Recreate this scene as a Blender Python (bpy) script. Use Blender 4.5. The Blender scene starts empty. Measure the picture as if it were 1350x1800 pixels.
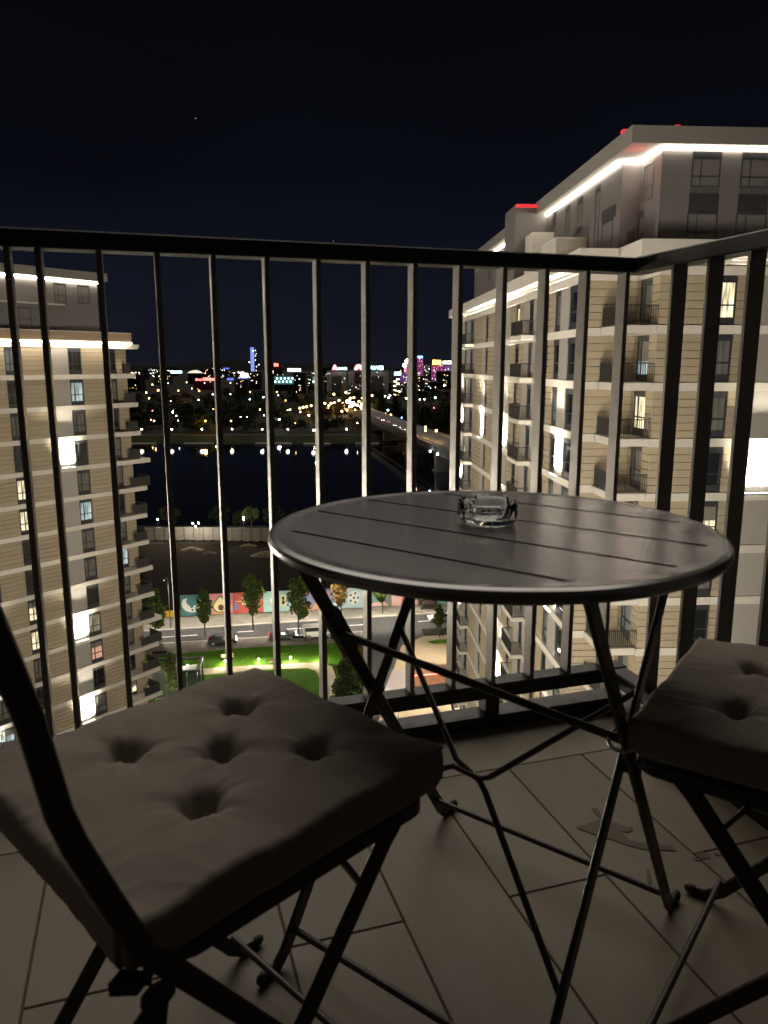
import bpy, bmesh, math, random
from mathutils import Vector, Matrix, noise
random.seed(7)
R = random.Random(11)
C = bpy.context.scene.collection
scene = bpy.context.scene
rad = math.radians
PI = math.pi

# ------------------------------------------------------------------ camera, sky, sun, exposure
F_PX, PITCH, EYE = 1325.5, 0.19293, 0.95          # the photograph is 1350 x 1800
cam_d = bpy.data.cameras.new('camera')
cam = bpy.data.objects.new('camera', cam_d); C.objects.link(cam)
cam.location = (0, 0, EYE)
cam.rotation_euler = (PI/2 - PITCH, 0, 0)
cam_d.sensor_fit = 'VERTICAL'; cam_d.sensor_height = 36.0
cam_d.lens = F_PX / 1800 * 36.0
cam_d.clip_start = 0.02; cam_d.clip_end = 20000
cam_d.dof.use_dof = True; cam_d.dof.focus_distance = 4.0
cam_d.dof.aperture_fstop = cam_d.lens / 2.9
scene.camera = cam

world = bpy.data.worlds.new('World'); scene.world = world
world.use_nodes = True
nt = world.node_tree; nt.nodes.clear()
wo = nt.nodes.new('ShaderNodeOutputWorld'); bg = nt.nodes.new('ShaderNodeBackground')
tc = nt.nodes.new('ShaderNodeTexCoord'); sx = nt.nodes.new('ShaderNodeSeparateXYZ'); cr = nt.nodes.new('ShaderNodeValToRGB')
nt.links.new(tc.outputs['Generated'], sx.inputs[0]); nt.links.new(sx.outputs['Z'], cr.inputs[0])
sn = nt.nodes.new('ShaderNodeTexNoise'); sn.inputs['Scale'].default_value = 2.2; sn.inputs['Detail'].default_value = 4
smp = nt.nodes.new('ShaderNodeMapping'); smp.inputs['Scale'].default_value = (1, 1, 3.5)
nt.links.new(tc.outputs['Generated'], smp.inputs[0]); nt.links.new(smp.outputs[0], sn.inputs['Vector'])
smr = nt.nodes.new('ShaderNodeMapRange'); smr.inputs[1].default_value = .3; smr.inputs[2].default_value = .7; smr.inputs[3].default_value = .78; smr.inputs[4].default_value = 1.25
nt.links.new(sn.outputs['Fac'], smr.inputs[0])
svm = nt.nodes.new('ShaderNodeVectorMath'); svm.operation = 'SCALE'
nt.links.new(cr.outputs[0], svm.inputs[0]); nt.links.new(smr.outputs[0], svm.inputs['Scale']); nt.links.new(svm.outputs[0], bg.inputs['Color']); nt.links.new(bg.outputs[0], wo.inputs[0])
e = cr.color_ramp.elements
e[0].position = 0.0; e[0].color = (.0090, .0098, .0165, 1)
e[1].position = 0.45; e[1].color = (.0013, .0016, .0024, 1)
x = cr.color_ramp.elements.new(0.09); x.color = (.0056, .0066, .0125, 1)
x = cr.color_ramp.elements.new(0.22); x.color = (.0026, .0032, .0058, 1)
bg.inputs['Strength'].default_value = 1.0

sun_d = bpy.data.lights.new('night_sky_glow', 'SUN'); sun_d.energy = 1.08; sun_d.angle = rad(56); sun_d.color = (1, .90, .77)
sun = bpy.data.objects.new('night_sky_glow', sun_d); C.objects.link(sun)
sun.rotation_euler = Vector((0.06, -0.66, -0.78)).to_track_quat('-Z', 'Y').to_euler()

scene.view_settings.view_transform = 'Standard'; scene.view_settings.look = 'None'
scene.view_settings.exposure = 0; scene.view_settings.gamma = 1
scene.view_settings.use_curve_mapping = False
scene.cycles.use_denoising = True
scene.cycles.max_bounces = 14; scene.cycles.diffuse_bounces = 3; scene.cycles.glossy_bounces = 3
scene.cycles.transmission_bounces = 14; scene.cycles.caustics_refractive = True; scene.cycles.caustics_reflective = False
scene.cycles.sample_clamp_indirect = 4.0
scene.cycles.use_light_tree = True

# ------------------------------------------------------------------ helpers
GZ, WZ = -41.0, -43.0                             # street level, river level (0 = the balcony floor)
def at(px, py, z=GZ):
    "point of the place at height z that stands behind photo pixel (px, py)"
    u = (px-675)/F_PX; v = -(py-900)/F_PX
    d = Vector((u, math.cos(PITCH)+v*math.sin(PITCH), -math.sin(PITCH)+v*math.cos(PITCH)))
    k = (z-EYE)/d.z
    return Vector((d.x*k, d.y*k, z))
def dist_at(px, py, Y):
    u = (px-675)/F_PX; v = -(py-900)/F_PX
    d = Vector((u, math.cos(PITCH)+v*math.sin(PITCH), -math.sin(PITCH)+v*math.cos(PITCH)))
    k = Y/d.y
    return Vector((d.x*k, Y, EYE+d.z*k))

MATS = {}
def mat(name, col=(.5, .5, .5), rough=.6, metal=0., noise=None, bump=None, spec=.5, emit=None, stretch=None, rnd=0., trans=0., ior=1.5):
    if name in MATS: return MATS[name]
    m = bpy.data.materials.new(name); m.use_nodes = True
    t = m.node_tree; b = t.nodes['Principled BSDF']
    b.inputs['Base Color'].default_value = (*col, 1); b.inputs['Roughness'].default_value = rough
    b.inputs['Metallic'].default_value = metal; b.inputs['Specular IOR Level'].default_value = spec
    b.inputs['IOR'].default_value = ior
    if trans: b.inputs['Transmission Weight'].default_value = trans
    tcn = t.nodes.new('ShaderNodeTexCoord'); src = tcn.outputs['Object']
    if stretch:
        mp = t.nodes.new('ShaderNodeMapping'); mp.inputs['Scale'].default_value = stretch
        t.links.new(src, mp.inputs[0]); src = mp.outputs[0]
    cur = None
    if noise:
        n = t.nodes.new('ShaderNodeTexNoise'); n.inputs['Scale'].default_value = noise[0]; n.inputs['Detail'].default_value = 6
        n.inputs['Roughness'].default_value = .62
        t.links.new(src, n.inputs['Vector'])
        r = t.nodes.new('ShaderNodeMapRange'); r.inputs[1].default_value = .25; r.inputs[2].default_value = .75
        r.inputs[3].default_value = 1-noise[1]; r.inputs[4].default_value = 1+noise[1]
        t.links.new(n.outputs['Fac'], r.inputs[0]); cur = r.outputs[0]
        rr = t.nodes.new('ShaderNodeMapRange'); rr.inputs[1].default_value = .3; rr.inputs[2].default_value = .7
        rr.inputs[3].default_value = max(.02, rough-.12); rr.inputs[4].default_value = min(1, rough+.12)
        t.links.new(n.outputs['Fac'], rr.inputs[0]); t.links.new(rr.outputs[0], b.inputs['Roughness'])
    if rnd:
        oi = t.nodes.new('ShaderNodeObjectInfo')
        r2 = t.nodes.new('ShaderNodeMapRange'); r2.inputs[3].default_value = 1-rnd; r2.inputs[4].default_value = 1+rnd
        t.links.new(oi.outputs['Random'], r2.inputs[0])
        if cur is None: cur = r2.outputs[0]
        else:
            mm = t.nodes.new('ShaderNodeMath'); mm.operation = 'MULTIPLY'
            t.links.new(cur, mm.inputs[0]); t.links.new(r2.outputs[0], mm.inputs[1]); cur = mm.outputs[0]
    if cur is not None:
        mx = t.nodes.new('ShaderNodeVectorMath'); mx.operation = 'SCALE'; mx.inputs[0].default_value = col
        t.links.new(cur, mx.inputs['Scale']); t.links.new(mx.outputs[0], b.inputs['Base Color'])
    if bump:
        n = t.nodes.new('ShaderNodeTexNoise'); n.inputs['Scale'].default_value = bump[0]; n.inputs['Detail'].default_value = 4
        t.links.new(src, n.inputs['Vector'])
        bp = t.nodes.new('ShaderNodeBump'); bp.inputs['Strength'].default_value = bump[1]; bp.inputs['Distance'].default_value = bump[2] if len(bump) > 2 else .01
        t.links.new(n.outputs['Fac'], bp.inputs['Height']); t.links.new(bp.outputs[0], b.inputs['Normal'])
    if emit:
        b.inputs['Emission Color'].default_value = (*emit[0], 1); b.inputs['Emission Strength'].default_value = emit[1]
    MATS[name] = m; return m

class MB:
    "collects boxes, bars, tubes, quads; build() links them as one mesh object"
    def __init__(s): s.v = []; s.f = []; s.smooth = False
    def add(s, vs, fs):
        o = len(s.v); s.v += [tuple(p) for p in vs]; s.f += [tuple(i+o for i in f) for f in fs]; return s
    def box(s, x0, x1, y0, y1, z0, z1, M=None):
        vs = [Vector((x, y, z)) for z in (z0, z1) for y in (y0, y1) for x in (x0, x1)]
        if M is not None: vs = [M @ v for v in vs]
        return s.add(vs, [(0,2,3,1), (4,5,7,6), (0,1,5,4), (2,6,7,3), (0,4,6,2), (1,3,7,5)])
    def bar(s, a, b, w, t, up=(0, 0, 1), bev=0.):
        "flat bar from a to b: w across the side direction, t along up"
        a = Vector(a); b = Vector(b); d = (b-a).normalized(); up = Vector(up)
        sd = d.cross(up).normalized(); u = sd.cross(d).normalized()
        e = min(w, t)*bev
        prof = [(-w/2+e, -t/2), (w/2-e, -t/2), (w/2, -t/2+e), (w/2, t/2-e), (w/2-e, t/2), (-w/2+e, t/2), (-w/2, t/2-e), (-w/2, -t/2+e)] if bev else [(-w/2, -t/2), (w/2, -t/2), (w/2, t/2), (-w/2, t/2)]
        n = len(prof)
        vs = [p+sd*x+u*y for p in (a, b) for x, y in prof]
        fs = [(i, (i+1) % n, n+(i+1) % n, n+i) for i in range(n)] + [tuple(range(n-1, -1, -1)), tuple(range(n, 2*n))]
        return s.add(vs, fs)
    def strip(s, pts, w, t, side):
        "flat bar bent along a polyline; w along the fixed side vector, t across it"
        pts = [Vector(p) for p in pts]; side = Vector(side).normalized(); vs = []; n = len(pts)
        for i, p in enumerate(pts):
            d = ((pts[min(i+1, n-1)]-pts[max(i-1, 0)])).normalized(); u = side.cross(d).normalized()
            e = .25*min(w, t)
            for x, y in ((-w/2+e, -t/2), (w/2-e, -t/2), (w/2, -t/2+e), (w/2, t/2-e), (w/2-e, t/2), (-w/2+e, t/2), (-w/2, t/2-e), (-w/2, -t/2+e)):
                vs.append(p+side*x+u*y)
        fs = []
        for i in range(n-1):
            for k in range(8):
                fs.append((i*8+k, i*8+(k+1) % 8, (i+1)*8+(k+1) % 8, (i+1)*8+k))
        fs += [tuple(range(7, -1, -1)), tuple((n-1)*8+k for k in range(8))]
        return s.add(vs, fs)
    def tube(s, pts, r, n=10, cap=True):
        pts = [Vector(p) for p in pts]; vs = []; m = len(pts)
        rr = r if isinstance(r, (list, tuple)) else [r]*m
        ref = Vector((0, 0, 1))
        for i, p in enumerate(pts):
            d = (pts[min(i+1, m-1)]-pts[max(i-1, 0)]).normalized()
            if abs(d.dot(ref)) > .95: ref = Vector((1, 0, 0))
            a = d.cross(ref).normalized(); b = a.cross(d).normalized(); ref = b
            vs += [p+(a*math.cos(2*PI*k/n)+b*math.sin(2*PI*k/n))*rr[i] for k in range(n)]
        fs = [(i*n+k, i*n+(k+1) % n, (i+1)*n+(k+1) % n, (i+1)*n+k) for i in range(m-1) for k in range(n)]
        if cap: fs += [tuple(range(n-1, -1, -1)), tuple((m-1)*n+k for k in range(n))]
        return s.add(vs, fs)
    def lathe(s, prof, n=48, c=(0, 0, 0), close=False):
        vs = [Vector((c[0]+r*math.cos(2*PI*k/n), c[1]+r*math.sin(2*PI*k/n), c[2]+z)) for r, z in prof for k in range(n)]
        m = len(prof)
        fs = [(i*n+k, i*n+(k+1) % n, ((i+1) % m)*n+(k+1) % n, ((i+1) % m)*n+k) for i in range(m if close else m-1) for k in range(n)]
        return s.add(vs, fs)
    def prism(s, poly, z0, z1):
        n = len(poly)
        vs = [Vector((p[0], p[1], z0)) for p in poly]+[Vector((p[0], p[1], z1)) for p in poly]
        fs = [(i, (i+1) % n, n+(i+1) % n, n+i) for i in range(n)]+[tuple(range(n-1, -1, -1)), tuple(range(n, 2*n))]
        return s.add(vs, fs)
    def sphere(s, c, r, n=8, m=6, sc=(1, 1, 1)):
        c = Vector(c); vs = [c+Vector((0, 0, -r*sc[2]))]
        for i in range(1, m):
            a = -PI/2+PI*i/m
            vs += [c+Vector((r*sc[0]*math.cos(a)*math.cos(2*PI*k/n), r*sc[1]*math.cos(a)*math.sin(2*PI*k/n), r*sc[2]*math.sin(a))) for k in range(n)]
        vs.append(c+Vector((0, 0, r*sc[2]))); L = len(vs)-1
        fs = [(0, 1+(k+1) % n, 1+k) for k in range(n)]
        for i in range(m-2):
            fs += [(1+i*n+k, 1+i*n+(k+1) % n, 1+(i+1)*n+(k+1) % n, 1+(i+1)*n+k) for k in range(n)]
        fs += [(L, 1+(m-2)*n+k, 1+(m-2)*n+(k+1) % n) for k in range(n)]
        return s.add(vs, fs)
    def mesh(s, name, m, smooth=False, angle=None):
        me = bpy.data.meshes.new(name); me.from_pydata(s.v, [], s.f); me.update()
        bm = bmesh.new(); bm.from_mesh(me); bmesh.ops.recalc_face_normals(bm, faces=bm.faces); bm.to_mesh(me); bm.free()
        if m is not None: me.materials.append(m)
        if smooth:
            me.polygons.foreach_set('use_smooth', [True]*len(me.polygons))
            if angle: me.set_sharp_from_angle(angle=angle)
        return me
    def build(s, name, m, parent=None, loc=(0, 0, 0), rot=(0, 0, 0), smooth=False, angle=rad(40)):
        return link(name, s.mesh(name, m, smooth, angle), parent, loc, rot)
def link(name, me, parent=None, loc=(0, 0, 0), rot=(0, 0, 0)):
    o = bpy.data.objects.new(name, me); C.objects.link(o); o.location = loc; o.rotation_euler = rot
    if parent is not None: o.parent = parent
    return o
def tag(o, label=None, cat=None, group=None, kind=None):
    if label: o['label'] = label
    if cat: o['category'] = cat
    if group: o['group'] = group
    if kind: o['kind'] = kind
    return o
def thing(name, label, cat, loc=(0, 0, 0), rz=0, group=None):
    o = bpy.data.objects.new(name, None); C.objects.link(o); o.location = loc; o.rotation_euler = (0, 0, rz)
    o.empty_display_size = .1
    return tag(o, label, cat, group)
def lamp(name, typ, loc, energy, col=(1, .85, .65), parent=None, size=.1, rot=None, **k):
    l = bpy.data.lights.new(name, typ); l.energy = energy; l.color = col
    if typ in ('POINT', 'SPOT'): l.shadow_soft_size = size
    for a, b in k.items(): setattr(l, a, b)
    o = bpy.data.objects.new(name, l); C.objects.link(o); o.location = loc
    if rot is not None: o.rotation_euler = rot
    if parent is not None: o.parent = parent
    return o
def aim(v): return Vector(v).to_track_quat('-Z', 'Y').to_euler()

# balcony axes: d runs along the front rail (to the right and away), n points out over it
PHI = rad(17.56)
Dv = Vector((math.cos(PHI), math.sin(PHI), 0)); Nv = Vector((-math.sin(PHI), math.cos(PHI), 0))
def B(d, n, z=0.): return Dv*d+Nv*n+Vector((0, 0, z))
BM = Matrix.Rotation(PHI, 4, 'Z')

# ------------------------------------------------------------------ materials
M_rail = mat('dark_powder_coat', (.20, .185, .17), .42, .8, noise=(22, .18), bump=(160, .10, .002), spec=.6)
M_rail2 = mat('black_rail_paint', (.014, .0135, .013), .42, noise=(22, .2), bump=(160, .08, .002), spec=.45)
M_furn = mat('furniture_paint', (.045, .040, .037), .38, noise=(60, .15), bump=(420, .08, .001), spec=.5)
M_top = mat('tabletop_paint', (.044, .0365, .0315), .25, bump=(500, .06, .001), spec=.9, ior=2.1)
M_tie = mat('dark_tie_tape', (.035, .030, .026), .9)
M_zinc = mat('zinc_ring', (.5, .48, .45), .35, 1.0)
M_rubber = mat('black_rubber', (.03, .03, .028), .6)
M_cushion = mat('taupe_canvas', (.335, .295, .255), .92, noise=(9, .10), bump=(900, .25, .0012), spec=.15)
M_tile = mat('wood_look_tile', (.225, .187, .138), .42, noise=(7, .26), bump=(60, .08, .002), stretch=(3.5, .7, 1), rnd=.11, spec=.28)
M_grout = mat('grout', (.10, .085, .07), .9)
M_border = mat('border_tile', (.34, .30, .235), .5, noise=(5, .10), bump=(40, .05, .002), spec=.3)
M_wet = mat('wet_patch', (.150, .124, .093), .42, noise=(18, .15), spec=.12)
M_glass = mat('clear_glass', (.96, .98, .97), .01, trans=1.0, ior=1.5)
M_tan = mat('tan_cladding', (.435, .365, .258), .85, noise=(.9, .07), bump=(14, .12, .01), rnd=.05, spec=.12)
M_plast = mat('white_render', (.62, .58, .51), .85, noise=(.7, .05), bump=(30, .08, .01), rnd=.03)
M_band = mat('white_concrete_band', (.66, .62, .545), .8, noise=(.6, .07), bump=(16, .08, .01), rnd=.03)
M_own = mat('own_wall_paint', (.035, .033, .032), .9)
M_fascia = mat('roof_fascia_render', (.24, .225, .205), .8, noise=(.5, .06))
M_grey = mat('grey_render', (.15, .139, .134), .85, noise=(.5, .06), bump=(20, .06, .01))
M_dgrey = mat('dark_grey_panel', (.035, .034, .038), .6, noise=(1.5, .1))
M_frame = mat('anthracite_frame', (.045, .047, .052), .45, noise=(3, .15))
M_brail = mat('balcony_rail_paint', (.035, .033, .032), .5, noise=(3, .15))
M_pane = mat('dark_window_glass', (.018, .022, .024), .06, spec=.8)
M_curt = mat('curtained_window', (.17, .17, .15), .35, noise=(9, .45), stretch=(1, 1, .05))
def litmat(name, col, s, sc=7., amt=.75):
    m = mat(name, (.1, .1, .1), .3)
    t = m.node_tree; b = t.nodes['Principled BSDF']
    tcn = [n for n in t.nodes if n.type == 'TEX_COORD'][0]
    mp = t.nodes.new('ShaderNodeMapping'); mp.inputs['Scale'].default_value = (1, 1, .12); t.links.new(tcn.outputs['Object'], mp.inputs[0])
    n = t.nodes.new('ShaderNodeTexNoise'); n.inputs['Scale'].default_value = sc; n.inputs['Detail'].default_value = 3; t.links.new(mp.outputs[0], n.inputs['Vector'])
    r = t.nodes.new('ShaderNodeMapRange'); r.inputs[1].default_value = .3; r.inputs[2].default_value = .7; r.inputs[3].default_value = s*(1-amt); r.inputs[4].default_value = s*(1+amt)
    t.links.new(n.outputs['Fac'], r.inputs[0]); t.links.new(r.outputs[0], b.inputs['Emission Strength'])
    b.inputs['Emission Color'].default_value = (*col, 1); return m
litpick = random.Random(5)
M_blind = mat('grey_blind', (.22, .215, .19), .8)
M_lit = [litmat('window_lit_cream', (1, .86, .55), 1.1), litmat('window_lit_cool', (.62, .80, .80), .55), litmat('window_lit_pink', (1, .52, .36), .6, 6, .15), litmat('window_dim_warm', (.8, .68, .40), .22), litmat('window_dim_teal', (.30, .46, .46), .16)]
M_led = mat('led_or_glow_strip', (.9, .9, .9), .4, emit=((1, .90, .74), 32))
M_wash = mat('wall_washer_lens', (.9, .9, .9), .4, emit=((1, .92, .74), 9))
M_red = mat('red_beacon', (.5, .02, .02), .4, emit=((1, .05, .06), .8))
M_wood = mat('wood_fascia', (.42, .30, .20), .7, noise=(3, .25), stretch=(.15, .15, 4))

# ------------------------------------------------------------------ own building: floor, wall, slab above
ob = thing('apartment_building', 'dark wall and ceiling slab of the balcony\'s own building behind the viewer', 'building', (0, 0, 0))
MB().box(-45, 30, -.75, -.45, GZ, 14, BM).build('wall', M_own, ob)
MB().box(-3.6, 1.45, -.45, 1.86, 2.72, 2.95, BM).build('ceiling_slab', M_own, ob)
MB().box(-3.6, 1.33, -.45, 1.83, -.26, -.012, BM).build('balcony_slab', M_band, ob)
fl = MB().box(-3.55, 1.30, -.44, 1.50, -.0119, -.004, BM).build('balcony_floor', M_grout); tag(fl, kind='structure')
edges = [-3.50+.2035*k for k in range(0, 24)]
x0 = .583
rows = [x0+.2023*k for k in range(-20, 4)]
tilecache = {}
def tile(d0, d1, n0, n1, name='tile', m=M_tile):
    w, h = d1-d0-.0024, n1-n0-.0024
    key = (round(w, 3), round(h, 3), m.name)
    if key not in tilecache:
        mb = MB(); b = .0018
        mb.add([(-w/2, -h/2, -.009), (w/2, -h/2, -.009), (w/2, h/2, -.009), (-w/2, h/2, -.009), (-w/2, -h/2, -b), (w/2, -h/2, -b), (w/2, h/2, -b), (-w/2, h/2, -b),
                (-w/2+b, -h/2+b, 0), (w/2-b, -h/2+b, 0), (w/2-b, h/2-b, 0), (-w/2+b, h/2-b, 0)],
               [(0,1,5,4), (1,2,6,5), (2,3,7,6), (3,0,4,7), (4,5,9,8), (5,6,10,9), (6,7,11,10), (7,4,8,11), (8,9,10,11)])
        tilecache[key] = mb.mesh(name, m)
    p = B((d0+d1)/2, (n0+n1)/2)
    o = link(name, tilecache[key], fl, p, (0, 0, PHI)); return o
for k, d0 in enumerate(rows):
    d1 = min(d0+.2023, 1.19)
    if d1-d0 < .05: continue
    cut = 1.087 if k % 2 == 0 else .487
    ns = [-.44] + ([cut] if cut < 1.4 else []) + [1.497]
    if cut == .487: ns = [-.44, .487, 1.497]
    if cut == 1.087: ns = [-.44, -.113, 1.087, 1.497]
    for a, b in zip(ns, ns[1:]): tile(d0, d1, a, b)
for a, b in ((-3.5, -.95), (-.95, 1.29)): tile(a, b, 1.4965, 1.80, 'border_tile', M_border)
# the wet patch on the floor
wet = [(1012,1452),(1030,1449),(1046,1443),(1056,1438),(1066,1441),(1085,1446),(1092,1450),(1104,1454),(1110,1452),(1114,1458),(1104,1463),(1094,1461),(1098,1468),(1106,1476),(1122,1480),(1150,1484),(1178,1485),(1190,1496),(1172,1494),(1150,1494),(1128,1492),(1100,1484),(1078,1476),(1062,1472),(1050,1468),(1034,1462),(1018,1457)]
wv = [at(a, b, .0016) for a, b in wet]
MB().add(wv, [tuple(range(len(wv)))]).build('wet_patch', M_wet, fl)
wet2 = [(1038,1419),(1050,1420),(1056,1428),(1058,1436),(1050,1433),(1044,1425)]
MB().add([at(a, b, .0016) for a, b in wet2], [tuple(range(len(wet2)))]).build('wet_patch', M_wet, fl)
wet3 = [(1136,1528),(1142,1530),(1146,1548),(1144,1556),(1138,1548)]
MB().add([at(a, b, .0016) for a, b in wet3], [tuple(range(len(wet3)))]).build('wet_patch', M_wet, fl)
for a, b, r in ((1236,1504,.012), (1262,1500,.008), (1160,1522,.006), (1225,1510,.006)):
    p = at(a, b, .0016); vs = [p+Vector((r*(1+.3*R.random())*math.cos(q*.7), .7*r*(1+.3*R.random())*math.sin(q*.7), 0)) for q in range(9)]
    MB().add(vs, [tuple(range(9))]).build('wet_patch', M_wet, fl)

# ------------------------------------------------------------------ balcony railing
ZU, ZT, ZB = 1.176, 1.212, .1236
NF, DR = 1.69, 1.19
U0, S = -.1814, .1132
def baluster_mesh():
    mb = MB(); w, t = .012, .040; e = .002
    prof = [(-w/2+e, 0), (w/2-e, 0), (w/2, e), (w/2, t-e), (w/2-e, t), (-w/2+e, t), (-w/2, t-e), (-w/2, e)]
    vs = [(x, y, z) for z in (ZB, ZU) for x, y in prof]
    mb.add(vs, [(i, (i+1) % 8, 8+(i+1) % 8, 8+i) for i in range(8)])
    mb.box(-w/2-.004, w/2+.004, .006, .034, ZB, ZB+.004)
    return mb.mesh('baluster', M_rail)
me_bal = baluster_mesh()
def rail(root, x0, x1, xs, posts, y0=0., cuts=()):
    "local x along the rail, y outward"
    def rbox(a, b, c, d, e_, f, nm):
        mb = MB(); r = .003
        mb.bar((a, (c+d)/2, (e_+f)/2), (b, (c+d)/2, (e_+f)/2), d-c, f-e_, (0, 0, 1), .09)
        return mb.build(nm, M_rail2, root)
    rbox(x0, x1, -.006, .052, ZU, ZT, 'top_rail')
    rbox(x0, x1, -.004, .050, ZB-.040, ZB, 'bottom_rail')
    rbox(x0, x1, -.006, .062, .0015, .036, 'base_rail')
    for x in xs: link('baluster', me_bal, root, (x, 0, 0))
    for x in posts: MB().box(x-.02, x+.02, .002, .044, .036, ZB-.040).build('post', M_rail2, root)
rf = thing('balcony_railing', 'long black metal railing across the front of the balcony behind the table', 'railing', B(0, NF), PHI)
xs = [U0+S*i for i in range(0, 13)]+[U0+S*(-.5-i) for i in range(0, 26)]
rail(rf, -3.4, DR+.055, xs, [U0+S*9, U0+S*9-1.0, U0-.03, U0-1.6])
rr = thing('balcony_railing', 'short black metal railing at the right side beside the cushioned chair', 'railing', B(DR, NF), PHI-PI/2)
rail(rr, .012, 2.1, [.150+.1185*i for i in range(0, 16)], [.42, 1.4])

# ------------------------------------------------------------------ folding table
TC = B(.491, 1.013); TA = PHI+rad(-55)        # local x runs along the slats
tb = thing('folding_table', 'round dark folding bistro table with slotted top standing by the railing', 'table', TC, TA)
TR, TF, TZ = .334, .300, .71
bounds = [-.205, -.0675, .0675, .205]
def chordpoly(y0, y1, r):
    pts = []; N = 26
    xa = [(math.sqrt(max(r*r-y*y, 0)), y) for y in [y0+(y1-y0)*k/N for k in range(N+1)]]
    return [(x, y) for x, y in xa]+[(-x, y) for x, y in reversed(xa)]
ys = [-TF+.00005]+bounds+[TF-.00005]
for a, b in zip(ys, ys[1:]):
    g = .0040
    mb = MB(); poly = chordpoly(a+(g if a > -.29 else 0), b-(g if b < .29 else 0), TF-.00003)
    mb.prism(poly, TZ-.010, TZ-.00006)
    mb.build('slat', M_top, tb)
prof = [(TF, TZ), (.312, TZ), (.320, TZ+.0012), (.326, TZ+.0012), (.3315, TZ-.001), (.3345, TZ-.005), (.3348, TZ-.010), (.3325, TZ-.015), (.328, TZ-.0175), (.318, TZ-.018), (.311, TZ-.015), (.306, TZ-.0105), (TF, TZ-.010)]
MB().lathe(prof, 128, close=True).build('rim', M_top, tb, smooth=True, angle=rad(24))
def leg_bar(mb, pts, w=.026, t=.007): mb.strip(pts, w, t, (0, 1, 0) if False else (1, 0, 0))
# local: x = b (along slats), y = a (across)
def flat_leg(b, aT, aF, zT=.692, w=.025, t=.007, curl=1):
    "flat bar standing in a plane x = b; wide face towards x"
    pts = [(b, aT, zT), (b, aT+(aF-aT)*.5, zT*.5), (b, aT+(aF-aT)*.955, zT*.045), (b, aF, .012), (b, aF+.016*curl, .006), (b, aF+.026*curl, .009)]
    mb = MB(); mb.strip(pts, t, w, (1, 0, 0)); return mb
F1T, F1F, F2T, F2F = -.195, .258, .20, -.262
B1, B2 = .236, .218
for s in (-1, 1):
    lg = flat_leg(s*B1, F1T, F1F).build('leg', M_furn, tb)
    MB().sphere((s*B1, F1F+.030, .0115), .0105, 10, 8, (.8, 1.3, 1)).build('foot_cap', M_rubber, lg, smooth=True)
    if s < 0: MB().bar((s*B1, F1T+(F1F-F1T)*.20, .692*.80), (s*B1, F1T+(F1F-F1T)*.32, .692*.68), .013, .031, (0, 1, 1)).build('hinge_plate', M_furn, lg)
    lg = flat_leg(s*B2, F2T, F2F, curl=-1).build('leg', M_furn, tb)
    MB().sphere((s*B2, F2F-.030, .0115), .0105, 10, 8, (.8, 1.3, 1)).build('foot_cap', M_rubber, lg, smooth=True)
    MB().tube([(s*B2-.004*s, .008, .386), (s*B1+.008*s, .008, .386)], .0065, 10).build('pivot_bolt', M_furn, lg, smooth=True)
def a1(z): return F1T+(F1F-F1T)*(.685-z)/.685
def a2(z): return F2T+(F2F-F2T)*(.685-z)/.685
MB().tube([(-B1, a1(.512), .512), (B1, a1(.452), .452)], .0062, 10).build('upper_crossbar', M_furn, tb, smooth=True)
MB().tube([(-B1, a1(.055), .055), (B1, a1(.055), .055)], .0058, 10).build('lower_crossbar', M_furn, tb, smooth=True)
MB().tube([(-B2, a2(.055), .055), (B2, a2(.055), .055)], .0058, 10).build('lower_crossbar', M_furn, tb, smooth=True)
def P2(b, z): return Vector((b, a2(z), z))
ro = [P2(-B2, .485), P2(-.045, .345), P2(-.032, .334), P2(.018, .318), P2(.032, .308), P2(B2, .135)]
rb = [P2(B2, .485), P2(.035, .330), P2(.02, .324), P2(-.03, .327), P2(-.045, .320), P2(-B2, .215)]
MB().strip(ro, .011, .008, (0, .86, -.5)).build('brace_rod', M_furn, tb, smooth=False)
MB().strip([p+Vector((0, -.007, .0)) for p in rb], .011, .008, (0, .86, -.5)).build('brace_rod', M_furn, tb, smooth=False)
# locking ring around the leg
mb = MB(); rc = Vector((B1-.001, a1(.456)+.0, .456)); ringpts = [rc+Vector((.020*math.cos(q), .022*math.sin(q), .007*math.sin(q))) for q in [2*PI*k/24 for k in range(25)]]
mb.tube(ringpts, .0028, 8, cap=False).build('locking_ring', M_zinc, tb, smooth=True)

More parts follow.
